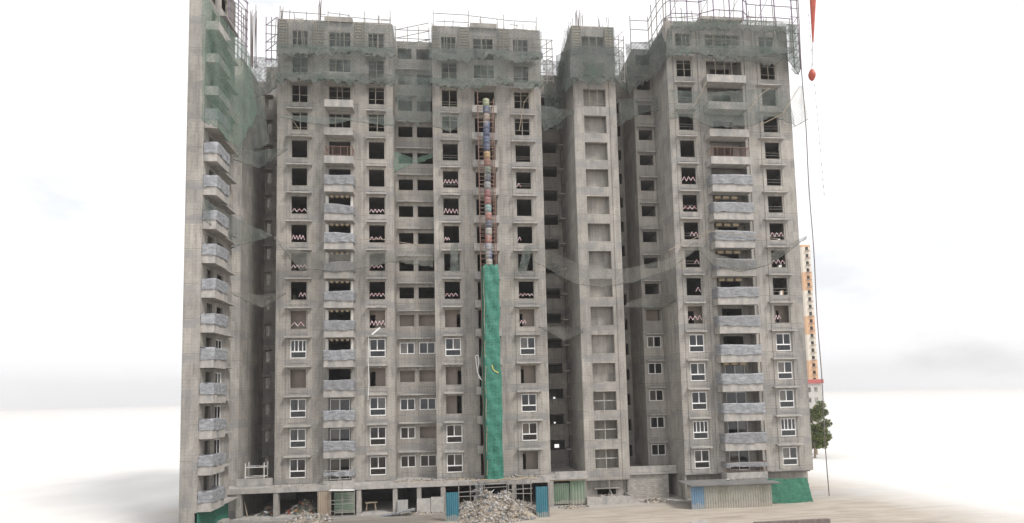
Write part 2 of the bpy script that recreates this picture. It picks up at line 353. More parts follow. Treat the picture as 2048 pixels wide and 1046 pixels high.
def add_window(par, x0, x1, Y, z0, h, kind=0, axis='y'):
    """white framed window, kind 0: two sashes over a fixed light, 1: four sashes over it, 2: two sliding sashes"""
    f = MB(); g = MB(); b = .075; y0, y1 = (Y+.04, Y+.12)
    def bx(a0, a1, c0, c1, d=0.):
        if axis == 'y': f.box(a0, a1, y0+d, y1, c0, c1)
        else: f.box(Y-.12, Y-.04-d, a0, a1, c0, c1)
    z1 = z0+h
    bx(x0, x0+b, z0, z1); bx(x1-b, x1, z0, z1); bx(x0+b, x1-b, z1-b, z1); bx(x0+b, x1-b, z0, z0+b)
    zt = z0
    if kind < 2:
        zt = z0+h*.36; bx(x0+b, x1-b, zt-.05, zt+.07)
        zt += .07
    n = 2 if kind != 1 else 4
    for k in range(1, n):
        xm = x0+(x1-x0)*k/n+random.uniform(-.03, .03); bx(xm-.045, xm+.045, zt if kind < 2 else z0+b, z1-b, .01)
    if axis == 'y': g.quad((x0+b, Y+.085, z0+b), (x1-b, Y+.085, z0+b), (x1-b, Y+.085, z1-b), (x0+b, Y+.085, z1-b))
    else: g.quad((Y-.08, x0+b, z0+b), (Y-.08, x1-b, z0+b), (Y-.08, x1-b, z1-b), (Y-.08, x0+b, z1-b))
    o = f.build('window', M['white'], par); g.build('pane', M['glass'], o)
    if random.random() < .6 and axis == 'y':                     # curtains or paper behind one sash
        k = random.randint(0, 1); xa = x0+b+(x1-x0-2*b)*k*.5; q = MB().box(xa, xa+(x1-x0-2*b)*.48, Y+.19, Y+.2, zt+.02, z1-b-.02)
        q.build('pane_paper', random.choice([M['plaster'], M['ledge'], M['conc']]), o)
    return o
def zigzag(par, x0, x1, Y, z0, n=4, amp=.42):
    pts = [(x0+(x1-x0)*k/(2*n), Y+.1, z0+(amp if k % 2 else 0)+random.uniform(-.04, .04)) for k in range(2*n+1)]
    MB().path(pts, .03, 5).build('zigzag_guard', M['pink'], par)
def ledge(par, x0, x1, Y, z, d=.5, th=.12):
    b = MB(); n = 6; ys = [random.uniform(-.02, .02) for _ in range(n+1)]
    P = []
    for zz, dd in ((z-th/2, 0), (z-th/2, d), (z+th/2, d), (z+th/2+.05, 0)):
        P.append([(x0+(x1-x0)*k/n, Y-(dd+ys[k] if dd else 0), zz+(random.uniform(-.012, .012) if dd else 0)) for k in range(n+1)])
    b.grid(P)
    for k in (0, n): b.quad(P[0][k], P[1][k], P[2][k], P[3][k])
    return b.build('window_ledge', M['ledge'], par)
def interior(par, x0, x1, Y0, Y1, floors, walls, z0, z1, mat):
    m = MB()
    for z in floors: m.box(x0+.02, x1-.02, Y0+.21, Y1-.02, z-.14, z)
    m.build('floor_slab', mat, par); m = MB()
    for x in walls: m.box(x-.1, x+.1, Y0+.22, Y1-.03, z0+.01, z1-.01)
    if walls: m.build('cross_wall', mat, par)
def partition(par, x0, x1, Y, z0, z1, door=None):
    """plastered partition some way behind an opening, with an optional doorway"""
    m = MB(); facade(m, 'y', Y, x0, x1, z0, z1-.16, [door] if door else [], .12); return m.build('partition', M['plaster'], par)
def shutter_props(par, x0, x1, Y, z0, z1, n=1):
    m = MB()
    for k in range(n):
        x = x0+(x1-x0)*(k+1)/(n+1)+random.uniform(-.1, .1); m.tube((x, Y+.05, z0), (x+random.uniform(-.06, .06), Y+.05, z1), .045)
    for k in range(2):
        z = z0+(z1-z0)*random.choice((.15, .3, .45, .8)); m.tube((x0, Y+.1, z), (x1, Y+.1, z+random.uniform(-.05, .05)), .025)
    return m.build('shuttering_prop', M['form'], par)
def balcony(par, x0, x1, Y, zb, zt, d=1.2):
    m = MB(); t_ = .12
    m.box(x0, x1, Y-d, Y-d+t_, zb, zt); m.box(x0, x0+t_, Y-d+t_, Y-.003, zb, zt); m.box(x1-t_, x1, Y-d+t_, Y-.003, zb, zt)
    m.box(x0+t_, x1-t_, Y-d+t_, Y-.003, zb+.08, zb+.24)
    o = m.build('balcony', M['ledge'], par); return o
def railing(par, x0, x1, Y, z0, z1, mat='rust', step=.14, sides=1.1):
    m = MB(); n = int((x1-x0)/step)
    for k in range(n+1): m.tube((x0+(x1-x0)*k/n, Y, z0), (x0+(x1-x0)*k/n, Y, z1), .014 if k % 5 else .035, 4)
    m.tube((x0-.08, Y, z1), (x1+.08, Y, z1), .035, 5); m.tube((x0, Y, z0+.12), (x1, Y, z0+.12), .02, 4)
    for x in (x0, x1):
        m.tube((x, Y, z1), (x, Y+sides, z1), .035, 5)
        for k in range(1, 6): m.tube((x, Y+sides*k/6, z0), (x, Y+sides*k/6, z1), .014, 4)
    return m.build('railing', M[mat], par)
def tarp_wrap(name, label, x0, x1, Yf, Yb, z0, z1, mat='tarp', sag=.12, cat='tarpaulin', group=None, axis='y'):
    """a sheet wrapped round three sides of a railing, with folds and an uneven hem"""
    rnd = random.Random(hash((round(x0, 2), round(z0, 2))) & 0xffff)
    per = [];  # perimeter points
    n1, n2 = 5, 26
    for k in range(n1): per.append((x0, Yb+(Yf-Yb)*k/n1, k/n1*.15))
    for k in range(n2+1): per.append((x0+(x1-x0)*k/n2, Yf, .15+.7*k/n2))
    for k in range(1, n1+1): per.append((x1, Yf+(Yb-Yf)*k/n1, .85+.15*k/n1))
    ph = [rnd.uniform(0, 6.3) for _ in range(6)]; rows = 7; P = []; sl = rnd.choice((0, 0, .12, -.12, .3, -.25)); pk = rnd.uniform(.3, .7)
    for j in range(rows+1):
        f = j/rows; row = []
        for (x, y, s_) in per:
            fold = .03*math.sin(s_*(14+ph[5]*2)+ph[0]+2*f)+.02*math.sin(s_*57+ph[1]-5*f)+rnd.uniform(-.02, .02)
            hem = (.035*math.sin(s_*(5+ph[4])+ph[2])+.02*math.sin(s_*23+ph[3]))+rnd.uniform(-.02, .02) ; top = sag*.4*math.sin(s_*PI*3+ph[4])*.5
            z = z0+hem*(1-f)*1.2 + (z1-z0)*f + top*f - .02 - abs(sl)*f*max(0, (s_-pk if sl > 0 else pk-s_))*1.6
            o = (.06+fold*(1-.5*f))
            if x == x0 and y != Yf: q = (x-o, y, z)
            elif x == x1 and y != Yf: q = (x+o, y, z)
            else: q = (x, y-o if Yf < Yb else y+o, z)
            row.append(q if axis == 'y' else (-q[1], q[0], q[2]))
        P.append(row)
    # fold over the top edge
    P.append([(q[0]*.98+(x0+x1)/2*.02 if axis == 'y' else q[0]-.12, q[1]+.14 if axis == 'y' else q[1], q[2]-.03) for q in P[-1]])
    m = MB(); m.grid(P); o = m.build(name, M[mat], None, True); tag(o, label, cat, group); return o
def sheet(name, label, top, bot, mat, cat='safety net', group=None, nx=30, ny=8, sag=.25, rag=.12, noise=.1, kind=None, rope=True):
    """cloth or net hung between a top line and a bottom line of points"""
    def samp(L_, t_):
        seg = [(b-a).length for a, b in zip(L_, L_[1:])]; T = sum(seg)*t_
        for (a, b), s_ in zip(zip(L_, L_[1:]), seg):
            if T <= s_ or b is L_[-1]: return a.lerp(b, min(1, T/max(s_, 1e-6)))
            T -= s_
    rnd = random.Random(len(label)*31+int(top[0].x*10)); P = []; ph = [rnd.uniform(0, 6) for _ in range(5)]
    for j in range(ny+1):
        f = j/ny; row = []
        for i in range(nx+1):
            g = i/nx; a = samp(top, g); b = samp(bot, g); q = a.lerp(b, f)
            fold = noise*(math.sin(g*31+ph[0]+3*f)+.6*math.sin(g*67+ph[1]-4*f))
            q = q+Vector((rnd.uniform(-.03, .03), -abs(fold)*.6-rnd.uniform(0, noise), -sag*math.sin(PI*g)*f*.3+(rnd.uniform(-rag, rag) if j == ny else rnd.uniform(-.03, .03)+rag*.5*math.sin(g*23+ph[2])*f)))
            row.append(q)
        P.append(row)
    m = MB(); m.grid(P); o = m.build(name, M[mat], None, True); tag(o, label, cat, group, kind)
    if rope:
        e = MB(); [e.tube(P[ny][i]+Vector((0, -.02, 0)), P[ny][i+1]+Vector((0, -.02, 0)), rnd.uniform(.02, .05), 5, rnd.uniform(.02, .05)) for i in range(nx)]; r_ = e.build('edge_rope', M['netd'] if mat != 'netg' else M['netg'], o)
    return o
# ================================================================== GROUND
YA, YR, YC, YD, YE = 57.56, 59.56, 56.6, 55.1, 59.6
g = MB(); n = 24; xs = [-1500, -600, -150]+[-60+140*k/n for k in range(n+1)]+[200, 700, 1500]; ys = [-300, -40, 10]+[36+34*k/n for k in range(n+1)]+[120, 300, 900, 2400]
def gz(x, y):
    if -22 < x < 36 and 38 < y < 52: return .035*math.sin(x*1.3+y)+.03*math.sin(x*.55-y*1.7)
    return 0.
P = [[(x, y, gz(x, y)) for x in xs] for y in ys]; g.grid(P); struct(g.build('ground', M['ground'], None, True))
FL = [2.75+3*k for k in range(17)]; FD = [2.6+3*k for k in range(17)]
# ================================================================== TOWER A (wide left tower)
A = thing('apartment_tower', 'wide raw concrete apartment block under construction at left centre, debris chute on its face', 'apartment building', (-4, YA, 0))
W1, W3, W5, W4 = (-16.64, -15.07), (-8.76, -7.14), (-1.0, .62), (6.86, 8.46)
B1, B2 = (-12.85, -10.65), (2.5, 4.68)
ZR = 51.4
m = MB(); hl = []; hr = []
for k in range(16):
    z = FL[k]+.62; ht = z+1.86
    for (a, b) in (W1, W3): hl.append((a, b, z, ht))
    for (a, b) in (W5, W4): hr.append((a, b, z, ht))
    hl.append((B1[0], B1[1], FL[k]+.05, FL[k]+2.45)); hr.append((B2[0], B2[1], FL[k]+.05, FL[k]+2.42))
facade(m, 'y', YA, -18.1, -6.2, 2.62, ZR, hl); facade(m, 'y', YA, -2.02, 9.8, 2.62, ZR, hr)
hrec = []
for k in range(16):
    z = FL[k]+1.05
    hrec += [(-5.88, -4.32, z, z+1.22), (-3.83, -2.12, z, z+1.22)]
facade(m, 'y', YR, -6.19, -2.03, 2.62, 50.85, hrec)
# flank walls of the two wings, rear and roof
facade(m, 'x', -6.2, YA+.2, YR, 2.62, ZR, [], .2, -1); facade(m, 'x', -2.02, YA+.2, YR, 2.62, ZR, [], .2, 1)
facade(m, 'x', -18.1, YA+.2, 67.8, 2.62, ZR, [(62.8, 63.8, f+.9, f+2.2) for f in FL[:16]], .2, 1); facade(m, 'x', 9.8, YA+.2, 67.8, 2.62, ZR, [], .2, -1)
facade(m, 'y', 67.8, -18.1, 9.8, 0, ZR, [], .2); m.box(-18.0, -6.2, YA+.2, 67.75, ZR-.15, ZR-.01); m.box(-2.02, 9.7, YA+.2, 67.75, ZR-.15, ZR-.01); m.box(-6.1, -2.1, YR+.2, 67.75, 50.7, 50.84)
m.build('wall', M['conc'], A)
m = MB()
for (a, b) in (W1, W3, W5, W4):                       # shallow raised jamb strips beside each window column
    m.box(a-.42, a-.14, YA-.055, YA-.002, 2.9, 51.2); m.box(b+.14, b+.42, YA-.055, YA-.002, 2.9, 51.2)
for k in range(16):
    for (a, b) in (W1, W3, W5, W4):
        m.box(a-.135, b+.135, YA-.035, YA-.003, FL[k]+.1, FL[k]+.55)
m.build('jamb_strip', M['conc'], A)
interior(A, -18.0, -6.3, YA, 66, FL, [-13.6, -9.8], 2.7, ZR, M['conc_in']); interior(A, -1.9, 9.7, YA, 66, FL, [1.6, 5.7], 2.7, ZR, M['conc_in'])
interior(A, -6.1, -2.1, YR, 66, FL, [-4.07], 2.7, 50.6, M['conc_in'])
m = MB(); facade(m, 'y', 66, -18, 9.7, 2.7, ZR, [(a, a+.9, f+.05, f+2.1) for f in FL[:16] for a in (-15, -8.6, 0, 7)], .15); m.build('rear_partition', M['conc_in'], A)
for a, b in ((B1[0]-.45, B1[1]+.25), (B2[0]-.35, B2[1]+.4)):      # raised box over the balcony bays
    MB().box(a, b, YA-.25, YA+2, ZR-.1, ZR+.4).build('roof_box', M['conc'], A)
fitA = {0: (0, 1, 2, 4), 1: (0, 1, 2, 4), 2: (0, 1, 4), 3: (1, 2, 4)}
doorside = {0: None, 1: 'l', 2: 'r', 3: 'l'}
for ci, (a, b) in enumerate((W1, W3, W5, W4)):
    for k in range(16):
        z = FL[k]+.62
        lw = .48 if ci in (0, 3) else .2
        if k < 15: ledge(A, a-lw, b+(.55 if ci in (0, 3) else .2), YA, FL[k+1]-.26)
        if k in fitA[ci]: add_window(A, a, b, YA, z, 1.86, 1 if (ci == 0 and k == 4) else 0)
        elif k < 6:
            ds = doorside[ci]; dr = None
            if ds == 'l': dr = (a-.1, a+.45, FL[k], FL[k]+2.15)
            if ds == 'r': dr = (b-.4, b+.1, FL[k], FL[k]+2.15)
            if not (ci == 2 and k == 2): partition(A, a-.9, b+.9, YA+1.1, FL[k], FL[k+1], dr)
            else: partition(A, a-.9, b-.5, YA+1.1, FL[k], FL[k+1])
        elif k >= 12: shutter_props(A, a, b, YA, z, z+1.86, 1 if k < 15 else 2)
        elif k > 9 and random.random() < .7:
            mm = MB()
            for q in (.35, .6): mm.tube((a, YA+.1, z+q), (b, YA+.1, z+q+random.uniform(-.03, .03)), .02, 4)
            mm.build('guard_wire', M['steel'], A)
for ci, ks in ((0, (5, 6, 7, 8, 9)), (1, (5, 6, 7, 8, 9)), (2, (6, 8, 9, 10)), (3, (5, 6, 8, 10))):
    a, b = (W1, W3, W5, W4)[ci]
    for k in ks:
        x0, x1 = a+.05, b-.05; n_ = 4
        if (ci, k) in ((0, 6), ): x0 = a+.8; n_ = 2
        if (ci, k) in ((2, 8), (3, 8)): x1 = a+.6; n_ = 2
        if (ci, k) in ((3, 5), ): x1 = a+.7; n_ = 2
        if (ci, k) == (3, 10): x1 = a+.5; n_ = 1
        if (ci, k) == (0, 5): n_ = 2
        zigzag(A, x0, x1-random.choice((0, 0, .2)), YA, FL[k]+.62+(.32 if k < 9 else .25)+(.25 if ci == 2 and k == 10 else 0), max(1, n_+random.choice((-1, 0, 0))), random.uniform(.28, .5))
for k in range(15):                                    # recess: long ledge at every floor
    ledge(A, -6.0, -2.2, YR, FL[k+1]-.32, .42, .12)
for k in (0, 1, 2, 4):
    add_window(A, -5.88, -4.32, YR, FL[k]+1.05, 1.22, 2)
    if k != 1: add_window(A, -3.83, -2.12, YR, FL[k]+1.05, 1.22, 2)
for k in (3, 5): partition(A, -6.0, -4.15, YR+.9, FL[k], FL[k+1]); partition(A, -3.95, -2.1, YR+.9, FL[k], FL[k+1])
partition(A, -3.95, -2.1, YR+.9, FL[1], FL[2])
for k in range(15):
    balcony(A, -13.07, -10.18, YA, FL[k]-.42, FL[k]+.37)
    balcony(A, 2.17, 4.85, YA, FL[k]-.46, FL[k]+.33, 1.0)
for k in (0, 1, 2): add_window(A, B1[0]+.1, B1[1]-.1, YA+.1, FL[k]+.3, 2.1, 2)
for k in (4, 5, 6, 7, 8, 9):                          # unpainted soffit blocks and pale jamb plates
    q = MB(); zt = FL[k]+2.52
    for j in range(4): q.box(B1[0]+.25+j*.52, B1[0]+.47+j*.52, YA-.32, YA-.05, zt-.22, zt-.02)
    q.build('soffit_block', M['tan'], A)
    MB().box(B1[0]-.32, B1[0]-.02, YA-.06, YA-.004, FL[k]+.4, zt).build('jamb_plate', M['cream'], A); MB().box(B1[1]+.02, B1[1]+.26, YA-.06, YA-.004, FL[k]+.4, zt).build('jamb_plate', M['cream'], A)
railing(A, -12.95, -10.3, YA-1.12, FL[11]+.37, FL[11]+1.4); railing(A, -12.95, -10.3, YA-1.12, FL[0]+.37, FL[0]+1.35, 'ledge', .25)
for k in range(3, 15):
    if k not in (11,) and k > 10: shutter_props(A, B1[0], B1[1], YA, FL[k]+.4, FL[k]+2.4, 2)
shutter_props(A, B1[0], B1[1], YA, FL[15]+.4, FL[15]+2.4, 2); shutter_props(A, B2[0], B2[1], YA, FL[15]+.4, FL[15]+2.4, 2); shutter_props(A, B2[0], B2[1], YA, FL[14]+.4, FL[14]+2.4, 2)
# top storey still in its aluminium shutters: ribbed panels between the openings
def shutters(par, spans, Y, z0, z1):
    for (a, b) in spans:
        q = MB(); q.box(a, b, Y-.06, Y-.004, z0, z1)
        nz_ = int((z1-z0)/.3)
        for j in range(nz_+1): z = z0+(z1-z0)*j/nz_; q.box(a, b, Y-.12, Y-.062, z-.022, z+.022)
        nx_ = max(1, int((b-a)/.45))
        for j in range(nx_+1): x = a+(b-a)*j/nx_; q.box(x-.025, x+.025, Y-.135, Y-.063, z0, z1)
        q.build('shutter_panel', M['form'], par)
shutters(A, [(-14.4, -13.45), (-10.1, -9.3), (-17.9, -17.2), (.95, 2.0), (5.3, 6.3), (-1.9, -1.4)], YA-.06, 48.3, 51.2)
# podium and garages
m = MB(); m.box(-22.6, 13.0, 54.9, 67, 2.62, 2.745); m.box(-22.6, 9.2, 54.88, 55.15, 2.42, 2.9); m.build('podium_deck', M['ledge'], A)
PX = [-20.75, -17.35, -13.3, -9.65, -6.2, -3.9, -1.6, 1.8, 5.4, 9.15]
for x in PX: MB().box(x, x+.42, 54.95, 55.6, 0, 2.6).build('column', M['conc'], A)
m = MB(); m.box(-22.6, 9.5, 67, 67.2, 0, 2.6)
for x in PX[::2]: m.box(x+.1, x+.3, 55.7, 67, 0, 2.6)
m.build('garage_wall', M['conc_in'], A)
MB().box(-20.9, -13.0, 54.3, 56, 0, .16).build('garage_step', M['ledge'], A)
MB().box(-9.2, -6.2, 54.5, 61, 0, .12).build('garage_floor', M['ledge'], A)
m = MB(); m.box(9.85, 13.1, 55.3, 55.45, 2.75, 3.35); m.box(9.85, 13.15, 55.1, 55.3, 2.55, 2.85); m.build('podium_parapet', M['ledge'], A)
# side wing and recess at the left edge of the tower
m = MB()
facade(m, 'y', 58.0, -27, -21.75, 0, 47.2, [], .25); facade(m, 'x', -21.75, 58.25, 65.0, 0, 47.2, [], .25, -1)
facade(m, 'y', 65.0, -21.74, -18.1, 0, 50.6, [(-21.55, -21.05, f+.75, f+1.95) for f in FL[:15]]+[(-20.15, -19.3, f+.95, f+2.1) for f in FL[:15]], .2)
m.box(-27, -22.0, 58.3, 67, 46.2, 46.45); m.box(-21.7, -18.15, 65.2, 67.7, 50.2, 50.45)
facade(m, 'y', 67.8, -27, -18.1, 0, 50.4, [], .2)
m.build('side_wing_wall', M['conc'], A)
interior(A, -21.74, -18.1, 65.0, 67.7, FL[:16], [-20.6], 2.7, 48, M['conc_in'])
for k in range(15):
    MB().box(-21.7, -20.85, 64.4, 64.997, FL[k]+2.1, FL[k]+2.22).build('vent_ledge', M['ledge'], A)
m = MB()
for f in FL[:15]: m.box(-20.8, -18.12, 64.88, 64.997, f-.05, f+.03)
m.build('slab_nib', M['ledge'], A)
m = MB()
for k in range(9): m.box(-21.38+.01*k, -21.24, 65.06, 65.1, FL[k]+.8, FL[k]+1.15)
m.build('vent_louvre', M['white'], A)
MB().box(-21.6, -18.2, 57.3, 57.42, 2.76, 3.5).build('recess_parapet', M['ledge'], A)
# ================================================================== NARROW TOWER C
Cn = thing('narrow_tower', 'slim raw concrete tower with one column of blind square openings, second block from the right', 'apartment building', (15.5, YC, 0))
m = MB(); hc = [(14.33, 16.8, FL[k]+.6, FL[k]+2.56) for k in range(16)]
facade(m, 'y', YC, 13.2, 17.95, 2.15, 51.5, hc, .3)
facade(m, 'x', 13.2, YC+.3, 64.5, 0, 51.5, [(62.9, 63.7, f+.6, f+1.9) for f in FL[:16]], .2, 1)
facade(m, 'x', 17.95, YC+.3, 64, 0, 51.5, [(62.0, 62.8, f+.6, f+1.9) for f in FL[:16]], .2, -1)
m.box(13.4, 17.75, YC+.3, 68, 51.2, 51.45)
facade(m, 'y', 68, 9.8, 21.0, 0, 51.3, [(12.1, 12.1+q_[0], f+1.75, f+1.75+q_[1]) for f, q_ in zip(FL[0:6], ((.6, .45), (.25, .2), (.3, .3), (.45, .2), (.35, .3), (.25, .2)))], .2)
m.build('wall', M['conc'], Cn)
m = MB()
for k in range(16):
    if k < 3: continue
    m.box(14.0, 17.1, YC+.8, YC+.95, FL[k]+.1, FL[k]+2.9)
m.build('blind_panel', M['conc'], Cn)
for k in range(16): MB().box(13.5, 17.7, YC+.31, 63.9, FL[k]+.02, FL[k]+.2).build('floor_slab', M['conc'], Cn)
for k in (0, 1, 2):
    q = MB(); z = FL[k]+.6; q.box(14.34, 16.79, YC+.32, YC+.42, z+.95, z+1.05); q.box(15.52, 15.6, YC+.31, YC+.43, z, z+1.95); q.build('cross_frame', M['ledge'], Cn)
m = MB(); m.box(14.0, 17.3, YC+1.3, YC+1.45, 2.96, 11.7); m.build('shaft_wall', M['conc'], Cn)
# jamb relief beside the openings
m = MB(); m.box(13.2, 14.1, YC-.06, YC-.002, 2.15, 51.4); m.box(17.2, 17.95, YC-.06, YC-.002, 2.15, 51.4); m.build('pilaster', M['conc'], Cn)
shutters(Cn, [(13.3, 14.2), (16.95, 17.85)], YC-.07, 48.4, 51.3)
for k in (13, 14, 15): shutter_props(Cn, 14.33, 16.8, YC, FL[k]+.6, FL[k]+2.56, 2)
# base under the slim tower
m = MB(); facade(m, 'y', 57.3, 12.9, 18.1, 0, 2.14, [(14.6, 16.6, .55, 1.15)], .2); m.box(14.2, 17.0, 56.9, 57.29, 1.2, 1.32); m.build('base_wall', M['conc'], Cn)
m = MB(); m.box(12.95, 17.7, 54.9, 55.05, 0, .75); m.box(12.95, 13.1, 55.05, 57.29, 0, .74); m.box(17.55, 17.7, 55.05, 57.29, 0, .74); m.box(13.1, 17.55, 55.05, 57.29, .2, .4); m.build('plinth', M['ledge'], Cn)
MB().tube((15.6, 55.9, .3), (15.6, 56.3, 2.3), .04).build('post', M['steel'], Cn)
# recess between the wide tower and the slim tower
m = MB(); facade(m, 'y', 64.5, 9.82, 13.19, 0, 50.5, [(10.2, 12.7, f+1.85, f+3.12) for f in FL[:15]], .2); m.build('recess_wall', M['conc'], Cn)
m = MB(); 
for f in FL[:16]: MB().box(9.9, 13.1, 64.72, 67.9, f-.1, f+.05).build('recess_slab', M['conc_in'], Cn)
for k in range(15):
    MB().box(9.85, 12.7, 64.2, 64.497, FL[k]+.05, FL[k]+.15).build('recess_ledge', M['ledge'], Cn)
    MB().box(12.55, 13.198, 62.6, 64.0, FL[k]+2.0, FL[k]+2.12).build('vent_ledge', M['ledge'], Cn)
# recess between the slim tower and the right tower
m = MB(); facade(m, 'y', 64, 17.96, 21.04, 0, 50.5, [(19.85, 20.7, f+.9, f+2.2) for f in FL[:15]], .2); m.build('recess_wall', M['conc'], Cn)
m = MB(); m.box(19.3, 19.45, 64.2, 67.8, 0, 50); m.box(17.9, 21, 66, 66.2, 0, 50); m.build('recess_cross_wall', M['conc_in'], Cn)
for f in FL[:16]: MB().box(18, 21, 64.22, 65.99, f-.1, f+.05).build('recess_slab', M['conc_in'], Cn)
for k in range(15):
    MB().box(19.2, 20.4, 63.55, 63.997, FL[k]+2.4, FL[k]+2.5).build('recess_ledge', M['ledge'], Cn)
    MB().box(17.95, 18.6, 61.9, 63.0, FL[k]+2.02, FL[k]+2.14).build('vent_ledge', M['ledge'], Cn)
# ================================================================== TOWER D (right)
D = thing('apartment_tower', 'raw concrete apartment block at the right with purple roof scaffold and wrapped central balconies', 'apartment building', (30, YD, 0))
D1, D2 = (24.36, 25.98), (33.95, 35.6); ZD = 51.45
m = MB(); h = []
for k in range(16):
    z = FD[k]+.6
    h += [(D1[0], D1[1], z, z+1.86), (D2[0], D2[1], z, z+1.86), (27.7, 31.75, FD[k]+.02, FD[k]+2.5)]
facade(m, 'y', YD, 23.3, 37.25, 2.6, ZD, h)
facade(m, 'x', 23.3, YD+.2, 67.8, 0, ZD, [], .2, 1)
facade(m, 'x', 37.25, YD+.2, 67.8, 2.6, ZD, [(58.2, 59.05, f+.6, f+1.75) for f in FD[5:14]], .2, -1)
facade(m, 'y', YE, 21.05, 23.298, 0, 51.1, [(21.45, 23.08, FD[k]+1.55, FD[k]+2.78) for k in range(16)], .2)
facade(m, 'x', 21.05, YE+.2, 67.8, 0, 51.1, [], .2, 1)
m.box(23.5, 37.05, YD+.2, 67.7, ZD-.2, ZD-.02); m.box(21.2, 23.3, YE+.2, 67.7, 50.9, 51.08)
facade(m, 'y', 67.8, 21.05, 37.25, 0, ZD, [], .2)
m.build('wall', M['conc_d'], D)
m = MB(); facade(m, 'y', YD+1.25, 27.5, 31.95, 2.6, ZD-.3, [(28.75, 31.0, FD[k]+.1, FD[k]+2.35) for k in range(16)], .15)
m.box(27.5, 27.68, YD+.21, YD+1.24, 2.6, ZD-.3); m.box(31.78, 31.95, YD+.21, YD+1.24, 2.6, ZD-.3)
m.build('loggia_wall', M['conc_d'], D)
m = MB()
for (a, b) in (D1, D2):
    m.box(a-.42, a-.14, YD-.055, YD-.002, 2.9, 51.2); m.box(b+.14, b+.42, YD-.055, YD-.002, 2.9, 51.2)
    for k in range(16): m.box(a-.135, b+.135, YD-.035, YD-.003, FD[k]+.1, FD[k]+.52)
m.box(26.75, 27.1, YD-.08, YD-.002, 2.7, 51.3); m.box(32.1, 32.6, YD-.08, YD-.002, 2.7, 51.3)
m.build('jamb_strip', M['conc_d'], D)
interior(D, 23.5, 37.05, YD, 66, FD, [27.3, 32.3], 2.7, 51, M['conc_in']); interior(D, 21.25, 23.3, YE, 66, FD, [], 2.7, 51, M['conc_in'])
m = MB(); m.box(23.5, 33.6, 62, 62.15, 2.7, 51); m.box(35.9, 37.0, 59.5, 59.62, 2.7, 51); m.box(33.6, 37, 62, 62.15, 2.7, 51); m.build('rear_partition', M['conc_in'], D)
fitD = (0, 1, 2, 3, 4)
for ci, (a, b) in enumerate((D1, D2)):
    for k in range(16):
        z = FD[k]+.6
        if k < 15: ledge(D, a-.44-(.25 if ci else 0), b+(.2 if not ci else .45), YD, FD[k+1]-.26)
        if k in fitD: add_window(D, a, b, YD, z, 1.86, 1 if (k in (1,)) else 0)
        elif k == 5: partition(D, a-.6, b+.6, YD+1.2, FD[k], FD[k+1], (a+.45, a+1.2, FD[k], FD[k]+2.1) if ci == 0 else (a+.9, a+1.25, FD[k]+.6, FD[k]+2.1))
        elif k >= 14: shutter_props(D, a, b, YD, z, z+1.86, 1)
        elif random.random() < .6:
            mm = MB()
            for q in (.4, .7): mm.tube((a, YD+.1, z+q), (b, YD+.1, z+q+random.uniform(-.03, .03)), .02, 4)
            mm.build('guard_wire', M['steel'], D)
    for k in ((5, 6, 7, 8, 9, 10) if ci == 0 else (5, 7, 8)):
        x0, x1, n_ = a+.08, b-.08, 3
        if (ci, k) in ((0, 7), (0, 6)): x0, n_ = b-.6, 1
        if (ci, k) == (0, 8): x0, n_ = a+.7, 2
        if (ci, k) == (1, 5): x1, n_ = a+.7, 2
        zigzag(D, x0, x1, YD, z*0+FD[k]+.6+(.4 if k != 9 else .3), n_, .45 if k != 9 else .3)
for k in range(16):
    if k < 15: ledge(D, 21.25, 23.25, YE, FD[k]+3.02, .45)
    if k < 5: add_window(D, 21.45, 23.08, YE, FD[k]+1.55, 1.23, 2 if k != 3 else 2)
    elif k == 5: partition(D, 21.3, 23.2, YE+.9, FD[k], FD[k+1])
for k in range(15):
    balcony(D, 27.15, 31.5, YD, FD[k]-.6, FD[k]+.22)
for k in (0, 1, 2, 3): add_window(D, 28.75, 31.0, YD+1.25, FD[k]+.1, 2.25, 2)
for k in (3, 6, 7, 8, 9):
    q = MB(); zt = FD[k]+2.48
    for j in range(3): q.box(28.1+j*.95, 28.75+j*.95, YD+.3, YD+.6, zt-.3, zt-.02)
    q.build('soffit_block', M['tan'], D)
railing(D, 27.25, 31.4, YD-1.12, FD[11]+.22, FD[11]+1.25); railing(D, 27.25, 31.4, YD-1.12, FD[0]+.22, FD[0]+1.2, 'rust', .22)
for k in (14, 15): shutter_props(D, 27.75, 31.7, YD, FD[k]+.3, FD[k]+2.5, 3)
MB().box(27.0, 31.9, YD-.5, YD+2, ZD+.003, ZD+.4).build('roof_box', M['conc_d'], D)
m = MB(); m.box(23.3, 37.2, YD+.9, YD+1.1, 0, 2.6); m.build('ground_floor_wall', M['conc'], D)
m = MB(); m.box(17.96, 23.25, 57.2, 57.35, 2.7, 3.35); m.box(17.96, 23.29, 56.95, 57.2, 2.52, 2.68); m.box(17.96, 21.0, 57.35, 64, 2.5, 2.68); m.box(21.0, 23.28, 57.35, YE, 2.5, 2.68); m.build('podium_parapet', M['ledge'], D)
bw = MB(); bw.box(18.05, 22.3, 57.22, 57.42, 0, 2.5); tag(bw.build('block_wall', M['block']), 'pale block masonry wall under the podium between the slim tower and the tin shed', 'wall')
